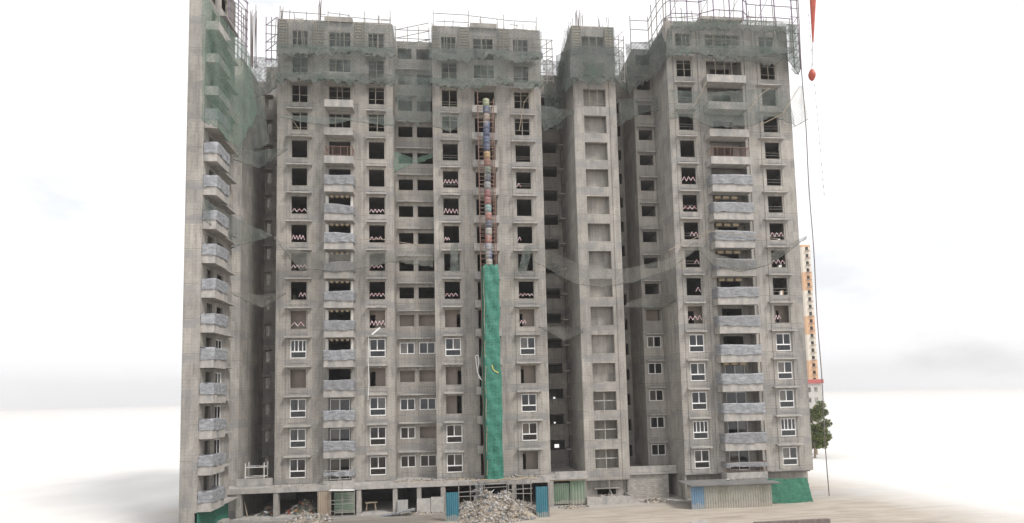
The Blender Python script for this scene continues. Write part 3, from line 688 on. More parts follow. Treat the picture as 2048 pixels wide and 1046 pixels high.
# ================================================================== TOWER L (left edge)
Lt = thing('apartment_tower', 'concrete block cut by the left edge, seen side on with balconies wrapped in pale tarpaulin', 'apartment building', (-23, 51.5, 0))
XL = -21.5; FLL = [2.5+3*k for k in range(17)]
m = MB(); h = []
for k in range(16): h += [(51.9, 53.2, FLL[k]+.85, FLL[k]+2.3), (49.9, 51.0, FLL[k]+.05, FLL[k]+2.3)]
facade(m, 'x', XL, 48.7, 55.2, 2.0, 51.2, h, .2, -1)
facade(m, 'y', 48.7, -22.9, XL-.2, 0, 51.2, [], .2); facade(m, 'y', 55.0, -22.9, XL-.2, 0, 51.2, [], .2); facade(m, 'x', -22.9, 48.9, 55.0, 0, 51.2, [], .2, 1)
m.box(-22.8, XL-.2, 48.9, 55.0, 51.0, 51.18)
for k in range(16): m.box(-22.78, XL-.21, 48.91, 54.99, FLL[k]-.14, FLL[k])
m.build('wall', M['conc'], Lt)
MB().box(-22.7, -22.2, 51.35, 51.55, 2.5, 50).build('cross_wall', M['conc_in'], Lt)
for k in range(16):
    q = MB(); q.box(XL+.002, XL+.6, 51.5, 54.6, FLL[k]-.26, FLL[k]-.14) if k else q.box(XL+.002, XL+.9, 50.5, 54.9, 2.05, 2.2)
    q.build('window_ledge', M['ledge'], Lt)
    if k < 15:
        q = MB(); x1 = XL+1.1; q.box(XL+.002, x1, 48.8, 48.92, FLL[k]-.45, FLL[k]+.35); q.box(x1-.12, x1, 48.92, 51.4, FLL[k]-.45, FLL[k]+.35); q.box(XL+.002, x1-.12, 51.28, 51.4, FLL[k]-.45, FLL[k]+.35); q.box(XL+.002, x1-.12, 48.92, 51.28, FLL[k]-.38, FLL[k]-.2)
        q.build('balcony', M['ledge'], Lt)
for k in (0, 1, 2, 3, 4): add_window(Lt, 51.9, 53.2, XL, FLL[k]+.85, 1.45, 2, 'x')
q = MB(); x1 = XL+1.1
MB().box(XL+.02, XL+.06, 48.75, 55.0, 0, 2.0).build('green_sheet', M['green'], Lt)
# ================================================================== tarpaulins over the balcony railings
def nth(k): return ORD[k+1]
for k in range(11):
    zt = FL[k]+1.32; z0 = FL[k]+.33
    if k == 0: z0 = FL[k]+.85
    tarp_wrap('tarpaulin', ('grey tarpaulin on' if k else 'torn crumpled grey tarpaulin on')+' the wide tower left balcony column, %s from the bottom' % nth(k), -13.1, -10.14, YA-1.24, YA-.15, z0, zt, random.choice(['tarp', 'tarp', 'tarp2']), group='tarpaulins wrapping balcony railings')
for k in range(11):
    zt = FD[k]+1.25; z0 = FD[k]+.2
    if k == 0: z0 = FD[k]+.8
    o = tarp_wrap('tarpaulin', 'grey-blue tarpaulin round the right tower balcony, %s balcony from the bottom' % nth(k), 27.1, 31.55, YD-1.24, YD-.15, z0, zt, 'tarp' if k not in (2, 3, 4) else 'tarp2', group='tarpaulins wrapping balcony railings')
for k in (0, 1, 2, 3, 4, 5, 6, 7, 8, 9, 10, 11):
    if k == 8: pass
    zt = FLL[k]+1.3; z0 = FLL[k]+.3
    # built along y then turned: the balcony faces +x
    tarp_wrap('tarpaulin', 'pale tarpaulin hung on the left edge tower, %s balcony from the bottom' % nth(k), 48.78, 51.42, -(XL+1.12), -(XL+.05), z0, zt, 'tarp2', group='tarpaulins wrapping balcony railings', axis='x')
# ================================================================== nets
a_ = at
def PL(pts): return [a_(x, y, Y) for x, y, Y in pts]
F = YA-1.0
G_ = 'safety nets hung on the towers'
sheet('safety_net', 'green-grey net over the second storey from the top, wide tower left half', PL([(553, 92, F), (600, 88, F), (700, 94, F), (792, 95, F)]), PL([(553, 150, F-.3), (600, 160, F-.5), (660, 154, F-.5), (720, 166, F-.5), (792, 168, F-.3)]), 'net', group=G_, nx=40, sag=.4, rag=.35)
sheet('safety_net', 'bunched dark net band under the top windows of the wide tower left half', PL([(553, 88, F-.4), (640, 92, F-.5), (792, 98, F-.5)]), PL([(553, 112, F-.8), (640, 110, F-.9), (700, 106, F-.8), (792, 116, F-.7)]), 'netd', group=G_, nx=44, rag=.3)
sheet('safety_net', 'lower bunched dark net band near the roof of the wide tower left half', PL([(553, 146, F-.4), (640, 146, F-.5), (792, 150, F-.5)]), PL([(553, 164, F-.8), (620, 160, F-.9), (700, 166, F-.8), (740, 162, F), (792, 172, F-.7)]), 'netd', group=G_, nx=44, rag=.35)
sheet('safety_net', 'green-grey net over the second storey from the top, wide tower right half', PL([(856, 95, F), (940, 98, F), (1085, 105, F)]), PL([(860, 160, F-.4), (930, 168, F-.5), (1000, 160, F-.5), (1088, 172, F-.4)]), 'net', group=G_, nx=40, rag=.35)
sheet('safety_net', 'green bunched net band under the top windows of the wide tower right half', PL([(860, 98, F-.4), (960, 98, F-.5), (1085, 108, F-.5)]), PL([(860, 118, F-.8), (930, 122, F-.9), (990, 110, F-.8), (1030, 122, F-.8), (1085, 118, F-.7)]), 'netd', group=G_, nx=44, rag=.3)
sheet('safety_net', 'lower bunched dark net band near the roof of the wide tower right half', PL([(860, 156, F-.4), (960, 158, F-.5), (1085, 162, F-.5)]), PL([(860, 172, F-.8), (930, 176, F-.9), (1000, 168, F-.8), (1050, 176, F-.8), (1085, 172, F-.7)]), 'netd', group=G_, nx=44, rag=.3)
sheet('safety_net', 'dark green net filling the top of the gap between the wide tower halves', PL([(793, 84, YA-.2), (862, 84, YA-.2)]), PL([(793, 200, YA-.2), (830, 192, YA-.2), (862, 205, YA-.2)]), 'net', group=G_, nx=16, ny=16, rag=.3)
sheet('safety_net', 'lower dark net layer in the gap between the wide tower halves', PL([(793, 150, YA-.5), (862, 158, YA-.5)]), PL([(793, 238, YA-.5), (830, 250, YA-.5), (862, 246, YA-.5)]), 'net', group=G_, nx=16, ny=10, rag=.3)
sheet('safety_net', 'grey net closing the dark slot at the left flank of the wide tower top', PL([(497, 112, 60), (530, 116, 59), (556, 118, 57)]), PL([(500, 200, 60), (530, 190, 59), (556, 172, 57)]), 'netd', group=G_, nx=12, ny=12)
sheet('safety_net', 'thin grey net veil over the top storey of the wide tower left half', PL([(556, 44, F-.1), (650, 44, F-.1), (790, 52, F-.1)]), PL([(553, 96, F-.2), (650, 96, F-.2), (792, 104, F-.2)]), 'netv', group=G_, nx=30, ny=6, rag=.1, rope=False)
sheet('safety_net', 'thin grey net veil over the top storey of the wide tower right half', PL([(862, 56, F-.1), (960, 54, F-.1), (1083, 64, F-.1)]), PL([(860, 102, F-.2), (960, 104, F-.2), (1085, 112, F-.2)]), 'netv', group=G_, nx=30, ny=6, rag=.1, rope=False)
sheet('safety_net', 'thin grey net veil over the top storey of the slim tower front', PL([(1142, 55, YC-.8), (1228, 55, YC-.8)]), PL([(1140, 108, YC-1), (1234, 108, YC-1)]), 'netv', group=G_, nx=16, ny=6, rag=.1, rope=False)
# left edge tower shroud
XX = -20.2
sheet('safety_net', 'bright green net draped over the upper storeys of the left edge tower', PL([(405, -15, 45.6), (440, 30, 49.0), (472, 70, 52.6), (500, 108, 56)]), PL([(405, 235, 45.6), (440, 262, 49.0), (476, 300, 52.8), (515, 225, 56.5)]), 'netg', group=G_, nx=24, ny=20, rag=.3)
sheet('safety_net', 'greenish net shawl right of the left edge tower, its tip pointing right', PL([(462, 165, 56), (500, 130, 57.5), (520, 150, 58)]), PL([(462, 318, 56), (490, 306, 56.5), (540, 287, 56.8)]), 'net', group=G_, nx=20, ny=20, rag=.1)
sheet('safety_net', 'net sail stretched from the left edge tower to the wide tower, high up', PL([(458, 300, 55), (520, 300, 57), (576, 298, 56.5)]), PL([(462, 318, 55), (520, 335, 57), (576, 300, 56.5)]), 'net', group=G_, nx=16, ny=6, rag=.05)
sheet('safety_net', 'dusty net sail with a peak bridging the slot left of the wide tower', PL([(460, 430, 54.5), (505, 452, 56), (545, 470, 56.6)]), PL([(462, 498, 54.5), (478, 490, 55.5), (545, 472, 56.5)]), 'net', group=G_, nx=16, ny=10, rag=.05)
sheet('safety_net', 'small grey catch net sagging across the slot left of the wide tower', PL([(462, 584, 55), (520, 590, 57), (572, 585, 56.5)]), PL([(466, 588, 55), (490, 600, 56), (525, 614, 56.5), (572, 588, 56.5)]), 'netl', group=G_, nx=16, ny=6, rag=.05)
sheet('safety_net', 'shawl of net over the balconies of the left edge tower at mid height', PL([(408, 395, 48.2), (436, 418, 49.5), (474, 438, 54)]), PL([(408, 440, 48.2), (436, 458, 49.5), (474, 475, 54)]), 'net', group=G_, nx=12, ny=8, rag=.1)
# mid-height catch nets on the wide tower
sheet('safety_net', 'long net drooping across the wide tower left half at mid height', PL([(548, 472, F), (572, 492, F), (610, 505, F), (680, 508, F), (740, 504, F), (800, 500, F), (866, 510, F)]), PL([(548, 474, F-.6), (572, 506, F-.6), (600, 538, F-.7), (680, 542, F-.8), (725, 536, F-.8), (780, 522, F-.6), (866, 534, F-.6)]), 'netl', group=G_, nx=46, ny=8, rag=.1)
sheet('safety_net', 'bunched net tail hanging in the window left of the debris chute', PL([(902, 490, F), (916, 486, F)]), PL([(900, 542, F-.3), (918, 546, F-.3)]), 'netd', group=G_, nx=6, ny=10, rag=.05, rope=False)
sheet('safety_net', 'bunched net tail hanging in the window right of the debris chute', PL([(1048, 492, F), (1066, 490, F)]), PL([(1036, 545, F-.3), (1052, 548, F-.3)]), 'netd', group=G_, nx=6, ny=10, rag=.05, rope=False)
sheet('safety_net', 'thin net swag across the upper part of the wide tower left half', PL([(560, 232, F), (610, 232, F), (700, 236, F), (790, 232, F)]), PL([(560, 236, F-.5), (615, 246, F-.6), (650, 250, F-.6), (700, 241, F-.6), (750, 248, F-.6), (790, 252, F-.5)]), 'net', group=G_, nx=30, ny=5, rag=.08)
sheet('safety_net', 'thin net swag over the windows left of the chute, upper part', PL([(866, 222, F), (930, 235, F)]), PL([(866, 252, F-.5), (900, 262, F-.5), (926, 250, F-.5)]), 'net', group=G_, nx=12, ny=5, rag=.08)
sheet('safety_net', 'torn green net in the recess of the wide tower, sixth storey below the roof', PL([(788, 302, YA-.2), (828, 318, YA-.2), (866, 306, YA-.2)]), PL([(788, 346, YA-.2), (800, 338, YA-.2), (828, 326, YA-.2), (866, 316, YA-.2)]), 'netg', group=G_, nx=14, ny=6, rag=.1)
# big catch net round the slim tower
FC = YD-1.2
sheet('safety_net', 'big dusty catch net sagging round the slim tower at mid height', PL([(1066, 490, YA-1), (1092, 500, YA-.6), (1160, 528, FC), (1240, 540, FC), (1330, 520, FC), (1398, 478, YD-1)]), PL([(1066, 522, YA-1.2), (1100, 540, YA-1.2), (1150, 566, FC-.6), (1205, 574, FC-.6), (1262, 564, FC-.6), (1340, 538, FC-.4), (1398, 494, YD-1.2)]), 'netl', group=G_, nx=60, ny=12, rag=.06, noise=.06)
sheet('safety_net', 'catch net sagging across the right tower at mid height, right end pulled up', PL([(1392, 485, YD-1), (1425, 508, YD-1), (1480, 520, YD-1.4), (1540, 508, YD-1.3), (1612, 472, YD-1.3)]), PL([(1392, 496, YD-1.2), (1425, 530, YD-1.6), (1480, 543, YD-1.9), (1540, 528, YD-1.7), (1612, 476, YD-1.4)]), 'netl', group=G_, nx=40, ny=8, rag=.06)
sheet('safety_net', 'grey net sheet propped over the recess beside the right tower, lower middle', PL([(1252, 606, YE-1.5), (1290, 592, YE-1.5), (1318, 586, YE-1.5), (1345, 590, YD+1)]), PL([(1250, 615, YE-2.5), (1300, 614, YE-2.5), (1330, 613, YE-2.5), (1350, 600, YD+.5)]), 'netl', group=G_, nx=16, ny=6, rag=.05)
sheet('safety_net', 'small grey net hammock between the wide tower and the slim tower', PL([(1078, 653, YA-.8), (1098, 655, YA), (1140, 652, YA+1), (1166, 655, YC)]), PL([(1078, 655, YA-1), (1100, 664, YA-.4), (1128, 680, YA), (1166, 664, YC-.3)]), 'netl', group=G_, nx=16, ny=6, rag=.04)
sheet('safety_net', 'dark green net high in the gap between the wide and slim towers', PL([(1086, 120, YA+1), (1128, 125, YA+2)]), PL([(1088, 250, YA+1), (1125, 262, YA+2)]), 'netd', group=G_, nx=10, ny=16, rag=.2)
sheet('safety_net', 'net fin hanging off the right edge of the wide tower below the roof', PL([(1070, 210, YA-.5), (1145, 222, YC)]), PL([(1088, 262, YA-.5), (1100, 256, YA), (1150, 224, YC)]), 'net', group=G_, nx=12, ny=8, rag=.1)
# hood round the slim tower
sheet('safety_net', 'flared net hood round the head of the slim tower', PL([(1112, 112, 61.5), (1142, 98, YC-.7), (1180, 92, YC-.9), (1232, 96, YC-.7), (1246, 104, 60)]), PL([(1112, 190, 62), (1130, 178, YC-.6), (1160, 160, YC-1.2), (1205, 166, YC-1.2), (1236, 164, YC-1), (1256, 190, 60)]), 'netd', group=G_, nx=40, ny=12, rag=.35)
sheet('safety_net', 'ragged green net skirt on the front of the slim tower two storeys below its roof', PL([(1140, 105, YC-.8), (1232, 105, YC-.8)]), PL([(1140, 158, YC-1.1), (1180, 150, YC-1.1), (1236, 160, YC-1.1)]), 'net', group=G_, nx=24, ny=8, rag=.2)
sheet('safety_net', 'light net tatters left of the slim tower head', PL([(1128, 60, YC+2), (1140, 55, YC)]), PL([(1116, 150, YC+5), (1136, 190, YC-.3)]), 'net', group=G_, nx=8, ny=14, rag=.2)
# right tower top
sheet('safety_net', 'green-grey net shrouding the top storey of the right tower', PL([(1340, 52, YD-.9), (1420, 46, YD-.9), (1500, 50, YD-1.1), (1582, 58, YD-.9)]), PL([(1330, 100, YD-1.2), (1380, 108, YD-1.2), (1430, 120, YD-1.3), (1500, 124, YD-1.4), (1530, 132, YD-1.3), (1588, 116, YD-1.1)]), 'net', group=G_, nx=50, ny=12, rag=.3)
sheet('safety_net', 'bunched dark net band under the top windows of the right tower', PL([(1336, 92, YD-1.3), (1420, 92, YD-1.5), (1500, 92, YD-1.6), (1586, 96, YD-1.3)]), PL([(1330, 112, YD-1.7), (1400, 106, YD-1.8), (1440, 118, YD-1.9), (1520, 112, YD-1.8), (1588, 106, YD-1.4)]), 'netd', group=G_, nx=44, ny=5, rag=.25)
sheet('safety_net', 'dark green net over the shoulder between the recess and the right tower roof', PL([(1250, 88, YE-.8), (1295, 84, YE-1), (1330, 62, YD+.6), (1345, 50, YD-1)]), PL([(1256, 186, YE-.8), (1290, 164, YE-1.2), (1310, 150, YD+1.5), (1338, 112, YD-1)]), 'netd', group=G_, nx=26, ny=16, rag=.25)
sheet('safety_net', 'pale green net strip crossing the recess beside the right tower, upper part', PL([(1235, 200, YE-1.5), (1318, 194, YE-1.5), (1345, 180, YD)]), PL([(1240, 250, YE-1.5), (1270, 232, YE-1.5), (1318, 218, YE-1.5), (1345, 192, YD)]), 'net', group=G_, nx=18, ny=8, rag=.15)
sheet('safety_net', 'thin net swag across the right tower a few storeys below', PL([(1338, 180, YD-.8), (1420, 186, YD-1.2), (1500, 180, YD-1.2), (1575, 184, YD-.8)]), PL([(1338, 238, YD-1), (1372, 232, YD-1), (1420, 254, YD-1.6), (1500, 250, YD-1.6), (1545, 232, YD-1.2), (1590, 252, YD-1)]), 'net', group=G_, nx=36, ny=8, rag=.1)
sheet('safety_net', 'pale net flag blowing out from the right corner of the right tower', PL([(1582, 180, YD-.8), (1602, 172, YD-.8)]), PL([(1584, 256, YD-.6), (1616, 238, YD-.6)]), 'netw', group=G_, nx=8, ny=12, rag=.05)
sheet('safety_net', 'narrow net strip wrapped on the corner scaffold of the right tower top', PL([(1579, 60, YD-.6), (1590, 58, YD-.6)]), PL([(1582, 140, YD-.6), (1597, 150, YD-.6)]), 'net', group=G_, nx=5, ny=12, rag=.1)
sheet('safety_net', 'dark green net bag round the scaffold at the right top corner of the right tower', PL([(1576, 48, YD-1.5), (1592, 50, YD-1.2), (1594, 60, YD+1)]), PL([(1576, 125, YD-1.5), (1598, 148, YD-1.2), (1600, 120, YD+1)]), 'netd', group=G_, nx=8, ny=12, rag=.2)
sheet('safety_net', 'ragged net rim along the roof edge of the right tower', PL([(1345, 44, YD-1.2), (1420, 40, YD-1.4), (1500, 40, YD-1.5), (1590, 50, YD-1.2)]), PL([(1345, 62, YD-1.3), (1420, 58, YD-1.5), (1500, 60, YD-1.6), (1590, 66, YD-1.3)]), 'netd', group=G_, nx=40, ny=4, rag=.3)
# ================================================================== scaffolds and rebar on the roofs
def scaffold(name, label, posts, rails, mat, r=.06, jit=.08, brace=False):
    t = thing(name, label, 'scaffold', posts[0][0]); 
    for a, b in posts:
        j = Vector((random.uniform(-jit, jit), 0, 0)); MB().tube(a, Vector(b)+j, r).build('pole', M[mat], t)
    for a, b in rails: MB().tube(a, b, r*.8, 5).build('rail', M[mat], t)
    return t
V = Vector
def roofline(x0, x1, Y, z0, z1, n): return [(V((x0+(x1-x0)*k/(n-1), Y, z0)), V((x0+(x1-x0)*k/(n-1), Y, z1+random.uniform(-.3, .3)))) for k in range(n)]
pts = [(23.6, 54.2), (25.4, 54.2), (26.8, 54.2), (28.0, 53.4), (29.8, 53.4), (31.3, 53.4), (32.2, 54.2), (33.8, 54.2), (35.4, 54.2), (37.4, 54.2)]
posts = [(V((x, y, 50.6)), V((x, y, 57))) for x, y in pts]; rails = []
for (x, y), (x2, y2) in zip(pts, pts[1:]):
    for z in (51.7, 53.1, 54.7, 56.2): rails.append((V((x-.1, y, z+random.uniform(-.06, .06))), V((x2+.1, y2, z+random.uniform(-.06, .06)))))
scaffold('roof_scaffold', 'tall purple pipe guard scaffold along the roof edge of the right tower', posts, rails, 'purple')
pts = [(20.8, 59.2), (23.0, 59.2), (22.9, 58.0), (22.95, 56.6), (23.1, 55.0)]
posts = [(V((x, y, 50.5)), V((x, y, 54.8+(59.2-y)*.5))) for x, y in pts]; rails = []
for (x, y), (x2, y2) in zip(pts, pts[1:]+[(23.6, 54.2)]):
    for z in (51.6, 53.2, 54.3): rails.append((V((x, y, z)), V((x2, y2, z+random.uniform(-.05, .05)))))
scaffold('roof_scaffold', 'grey pipe guard scaffold above the recess left of the right tower roof', posts, rails, 'steel')
def zpost(x, Y, z0=50.8, z1=54): return (V((x, Y, z0)), V((x, Y, z1)))
ps = [zpost(x, YA-.1, 51.3, z) for x, z in ((-17.9, 52.8), (-16.4, 52.2), (-15.2, 52.3), (-13.9, 52), (-13.0, 52.4), (-10.9, 52.2), (-9.2, 52.6), (-7.6, 52.2), (-6.4, 52.9))]
rs = [(V((-17.9, YA-.1, 52.2)), V((-13.2, YA-.1, 52.1))), (V((-12.9, YA-.1, 52.3)), V((-10.7, YA-.1, 52.1))), (V((-10.4, YA-.1, 51.9)), V((-6.3, YA-.1, 51.7)))]
scaffold('roof_scaffold', 'thin guard rail posts along the roof of the wide tower left half', ps, rs, 'steel', .048)
ps = [zpost(x, YA-.1, 51.3, z) for x, z in ((-1.8, 53.2), (.3, 52.1), (2.0, 53.3), (3.3, 52.7), (5.2, 52.4), (5.9, 53.0), (7.0, 52.2), (8.0, 52.0), (9.5, 52.9))]
rs = [(V((-1.8, YA-.1, 52.8)), V((2.0, YA-.1, 52.75))), (V((2.0, YA-.1, 52.7)), V((5.9, YA-.1, 52.4))), (V((6, YA-.1, 52.35)), V((9.5, YA-.1, 52.3))), (V((-1.6, YA-.1, 51.9)), V((2, YA-.1, 51.9)))]
scaffold('roof_scaffold', 'thin guard rail posts along the roof of the wide tower right half', ps, rs, 'steel', .048)
for xa, xb, lb in ((-18.0, -6.3, 'thin pipe scaffold in front of the top storey of the wide tower left half'), (-1.9, 9.7, 'thin pipe scaffold in front of the top storey of the wide tower right half')):
    ps = [(V((xa+(xb-xa)*k/9+random.uniform(-.25, .25), YA-.75, 48.2)), V((xa+(xb-xa)*k/9, YA-.75, 51.2+random.uniform(-.4, .9)))) for k in range(10)]
    rs = [(V((xa, YA-.75, z)), V((xb, YA-.75, z+random.uniform(-.15, .15)))) for z in (48.9, 49.9, 50.9)]
    scaffold('front_scaffold', lb, ps, rs, 'form', .042)
ps = [(V((23.6+k*1.5, YD-.9, 48.1)), V((23.6+k*1.5, YD-.9, 51.6))) for k in range(10)]; rs = [(V((23.4, YD-.9, z)), V((37.3, YD-.9, z+.1))) for z in (49, 50.2, 51.2)]
scaffold('front_scaffold', 'thin pipe scaffold in front of the top storey of the right tower', ps, rs, 'form', .042)
for (xa, xb, ya, z0_, lb) in ((-18, -6.3, YA+.3, 51.3, 'clutter of timber props and starter bars along the wide tower left roof'), (-1.9, 9.6, YA+.3, 51.3, 'clutter of timber props and starter bars along the wide tower right roof'), (23.4, 37.2, YD+.3, 51.4, 'clutter of timber props and starter bars along the right tower roof'), (-6.1, -2.2, YR+.3, 50.7, 'clutter of props on the recess roof of the wide tower')):
    t = thing('roof_props', lb, 'props', (xa, ya, z0_)); t['kind'] = 'stuff'; m = MB()
    for _ in range(int((xb-xa)*3.2)):
        x = random.uniform(xa, xb); y = ya+random.uniform(0, 1.5); h_ = random.choice((.3, .5, .6, .9, 1.3)); m.tube((x, y, z0_), (x+random.uniform(-.15, .15), y, z0_+h_), random.choice((.02, .03, .05)), 5)
        if random.random() < .25: m.tube((x, y, z0_+h_*.8), (x+random.uniform(-1.5, 1.5), y, z0_+h_*.8+random.uniform(-.3, .3)), .03, 5)
    m.build('props', M['timber'], t)
ps = [(V((x, YD+.2+random.uniform(0, .8), 51.4)), V((x+random.uniform(-.3, .3), YD+.5, 53.4+random.uniform(-.8, 3)))) for x in [23.8+.95*k for k in range(14)]]
rs = [(V((23.6+3.3*k, YD+.5, 52.4+random.uniform(-.3, .3))), V((27.4+3.3*k, YD+.5, 52.5+random.uniform(-.4, .4)))) for k in range(4)]+[(V((23.6+3.4*k, YD+.5, 51.6)), V((25.6+3.4*k, YD+.5, 55.4))) for k in range(4)]
scaffold('roof_scaffold', 'inner tangle of pale poles behind the purple roof scaffold of the right tower', ps, rs, 'form', .045)
def lattice(name, label, x0, x1, Y, z0, z1, mat, n=3, Y2=None):
    Y2 = Y if Y2 is None else Y2
    ps = []; rs = []
    for k in range(n):
        f = k/(n-1); x = x0+(x1-x0)*f; y = Y+(Y2-Y)*f; ps.append((V((x, y, z0)), V((x, y, z1))))
    z = z0+.3
    while z < z1:
        rs.append((V((x0-.1, Y, z)), V((x1+.1, Y2, z+random.uniform(-.1, .1)))))
        if random.random() < .8: rs.append((V((x0, Y, z)), V((x1, Y2, z+.95))))
        z += .95
    return scaffold(name, label, ps, rs, mat, .05)
lattice('corner_scaffold', 'pipe scaffold tower against the sky at the left corner of the wide tower roof', -19.3, -18.2, YA, 46.6, 51.6, 'purple', 3)
lattice('corner_scaffold', 'pipe scaffold tower at the right corner of the wide tower roof', 9.9, 11.3, YA+.3, 45.5, 50.6, 'steel', 3)
lattice('corner_scaffold', 'pipe scaffold at the right flank of the slim tower roof', 18.1, 19.2, YC+.5, 45.4, 50.9, 'steel', 3)
lattice('corner_scaffold', 'pipe scaffold over the gap between the two halves of the wide tower', -5.9, -2.3, YA+.6, 49.0, 51.6, 'steel', 4)
lattice('corner_scaffold', 'dark pipe scaffold standing against the sky on the left edge tower', -21.1, -20.6, 52.6, 44.8, 51.8, 'purple', 3, 55.8)
lattice('corner_scaffold', 'purple pole scaffold at the right corner of the right tower roof', 37.4, 38.1, YD-.8, 46.0, 56.8, 'purple', 2)
def rebars(label, x0, x1, y0, y1, z0, z1, n):
    t = thing('rebar_cluster', label, 'rebar', (x0, y0, z0), 'rebar starters on the roofs')
    m = MB()
    for k in range(n):
        x = random.uniform(x0, x1); y = random.uniform(y0, y1); m.tube((x, y, z0), (x+random.uniform(-.12, .12), y, z1+random.uniform(-1.1, .3)), .03, 4)
    m.build('bars', M['rebar'], t); return t
rebars('tall fan of thin rebar starters on the roof behind the left edge tower', -22.0, -20.4, 57.9, 58.6, 46.4, 52.9, 22)
rebars('rebar starters over the left end of the slim tower roof', 13.3, 15.0, YC+.2, YC+.9, 51.4, 53.4, 12)
rebars('rebar starters over the right end of the slim tower roof', 16.4, 17.6, YC+.2, YC+.9, 51.4, 52.9, 7)
rebars('sloping row of rebar starters down the left flank of the slim tower roof', 13.25, 13.4, YC+.6, 63, 50.2, 52.6, 16)
rebars('rebar column stub above the wide tower left balcony bay', -14.05, -13.75, YA+.1, YA+.4, 51.2, 54.4, 7)
rebars('rebar column stub at the left end of the wide tower roof', -18.0, -17.75, YA+.1, YA+.4, 51.3, 53.0, 5)
rebars('short rebar starters on the left shoulder of the right tower roof', 23.3, 24.0, YD+.2, YD+1.2, 51.4, 53.2, 8)
# ================================================================== debris chute, its scaffold, green sheet
ch = thing('debris_chute', 'debris chute of stacked coloured drums running down the wide tower face', 'debris chute', (3.65, YA-2, 24.3))
cols = [(.35, .4, .2), (.08, .11, .2), (.25, .17, .12), (.08, .12, .25), (.07, .09, .18), (.09, .13, .24), (.08, .1, .18), (.45, .27, .1), (.3, .12, .08), (.16, .2, .15), (.1, .11, .14), (.28, .28, .27), (.33, .12, .12), (.36, .14, .12), (.22, .38, .36), (.42, .17, .12), (.12, .12, .17), (.4, .38, .34), (.42, .12, .1), (.3, .32, .4), (.12, .16, .3), (.36, .36, .36)]
dm = []
for i, c in enumerate(cols): dm.append(simple('drum_paint', tuple(x*.52+sum(c)/3*.2 for x in c), .6, .25, 5, dirt=(.3, .26, .22)))
z = 42.15; zh = (42.15-24.3)/len(cols)
for i in range(len(cols)):
    q = MB(); cx = 3.62+.03*math.sin(i*.9); y = YA-2; z1 = z-i*zh; n_ = 14
    prof = [(.30, z1), (.36, z1-.03), (.345, z1-zh*.3), (.37, z1-zh*.34), (.345, z1-zh*.4), (.345, z1-zh*.64), (.37, z1-zh*.68), (.34, z1-zh*.73), (.34, z1-zh*.95), (.28, z1-zh*1.0)]
    q.grid([[(cx+r*math.cos(2*PI*k/n_), y+r*math.sin(2*PI*k/n_), zz) for k in range(n_+1)] for r, zz in prof])
    if i == 0: q.v += [(cx, y, z1+.02)]; base = len(q.v)-1; q.f += [(base, k, k+1) for k in range(n_)]
    q.build('drum', dm[i], ch, True)
ps = [(V((2.75, YA-2.1, 2.9)), V((2.75, YA-2.1, 42.9))), (V((4.38, YA-2.1, 2.9)), V((4.38, YA-2.1, 42.2))), (V((2.8, YA-1.15, 2.9)), V((2.8, YA-1.15, 42.0))), (V((4.3, YA-1.15, 2.9)), V((4.3, YA-1.15, 42.0)))]
rs = []; z = 24.6
while z < 42:
    if not (36 < z < 41 and random.random() < .2): rs.append((V((2.7, YA-2.1, z)), V((4.45, YA-2.1, z+random.uniform(-.05, .05)))))
    if random.random() < .4: rs.append((V((2.7, YA-1.15, z)), V((4.4, YA-1.15, z+random.uniform(-.3, .3)))))
    z += .42 if 26 < z < 36 else .55
scaffold('chute_scaffold', 'slim rusty ladder scaffold holding up the coloured drum chute', ps, rs, 'rust', .045, .02)
# green cloth: box wrapped, front and left side
gs = thing('green_netting', 'long bright green shade cloth wrapped round the lower half of the debris chute', 'netting', (3.8, YA-2.5, 2.8))
P = []; rows = 60
for j in range(rows+1):
    f = j/rows; z = 24.4-21.6*f; row = []; xl = 3.02-.05*f+.05*math.sin(f*9)+.025*math.sin(f*41); xr = 4.5+.12*f+.05*math.sin(f*13)+.03*math.sin(f*37)
    for s_, (x, y) in enumerate([(xl-.3, YA-1.3)]+[(xl-.3+.1*k, YA-1.3-.4*k) for k in (1, 2)]+[(xl+(xr-xl)*k/10, YA-2.55) for k in range(11)]+[(xr+.02, YA-1.9), (xr+.02, YA-1.3)]):
        dz = .12*math.sin(s_*1.7) if j in (0, rows) else 0
        row.append((x+.02*math.sin(z*2+s_), y-.11*abs(math.sin(s_*1.9+z*.35))-.05*math.sin(z*2.1+s_*.8)-.04*math.sin(z*5.3), z+dz))
    P.append(row)
m = MB(); m.grid(P); m.build('cloth', M['green'], gs, True)
tearm = simple('dark_tear', (.02, .04, .04), .9)
for (px, py, hgt) in ((975, 632, .5), (976, 642, .9), (978, 652, .6), (981, 662, .3), (984, 690, .25), (988, 612, .2), (990, 879, .5), (989, 900, .35), (988, 920, .25), (991, 640, .15)):
    c = at(px, py, YA-2.64); m = MB(); m.chunk(c, .12, (.8, .2, hgt*3)); m.build('tear', tearm, gs)
m = MB(); m.path([at(984, 730, YA-2.72), at(986, 738, YA-2.72), at(990, 742, YA-2.72), at(997, 746, YA-2.7)], .05); m.build('yellow_rope', simple('yellow_rope', (.6, .5, .12), .8), gs)
m = MB(); m.path([V((3.0, YA-2.62, 24.3-k*.5)) + V((.04*math.sin(k), 0, 0)) for k in range(43)], .035); m.build('edge_lath', M['timber'], gs)
m = MB(); m.path([at(951, 712, YA-1.2), at(956, 710, YA-1.25), at(958, 725, YA-1.3), at(955, 740, YA-1.3), at(958, 755, YA-1.3), at(967, 762, YA-1.6)], .05); m.path([at(951, 712, YA-1.2), at(953, 730, YA-1.2), at(955, 745, YA-1.2), at(963, 760, YA-1.5)], .05)
tag(m.build('white_hose', M['white']), 'looped white hose hanging left of the green shade cloth', 'hose')
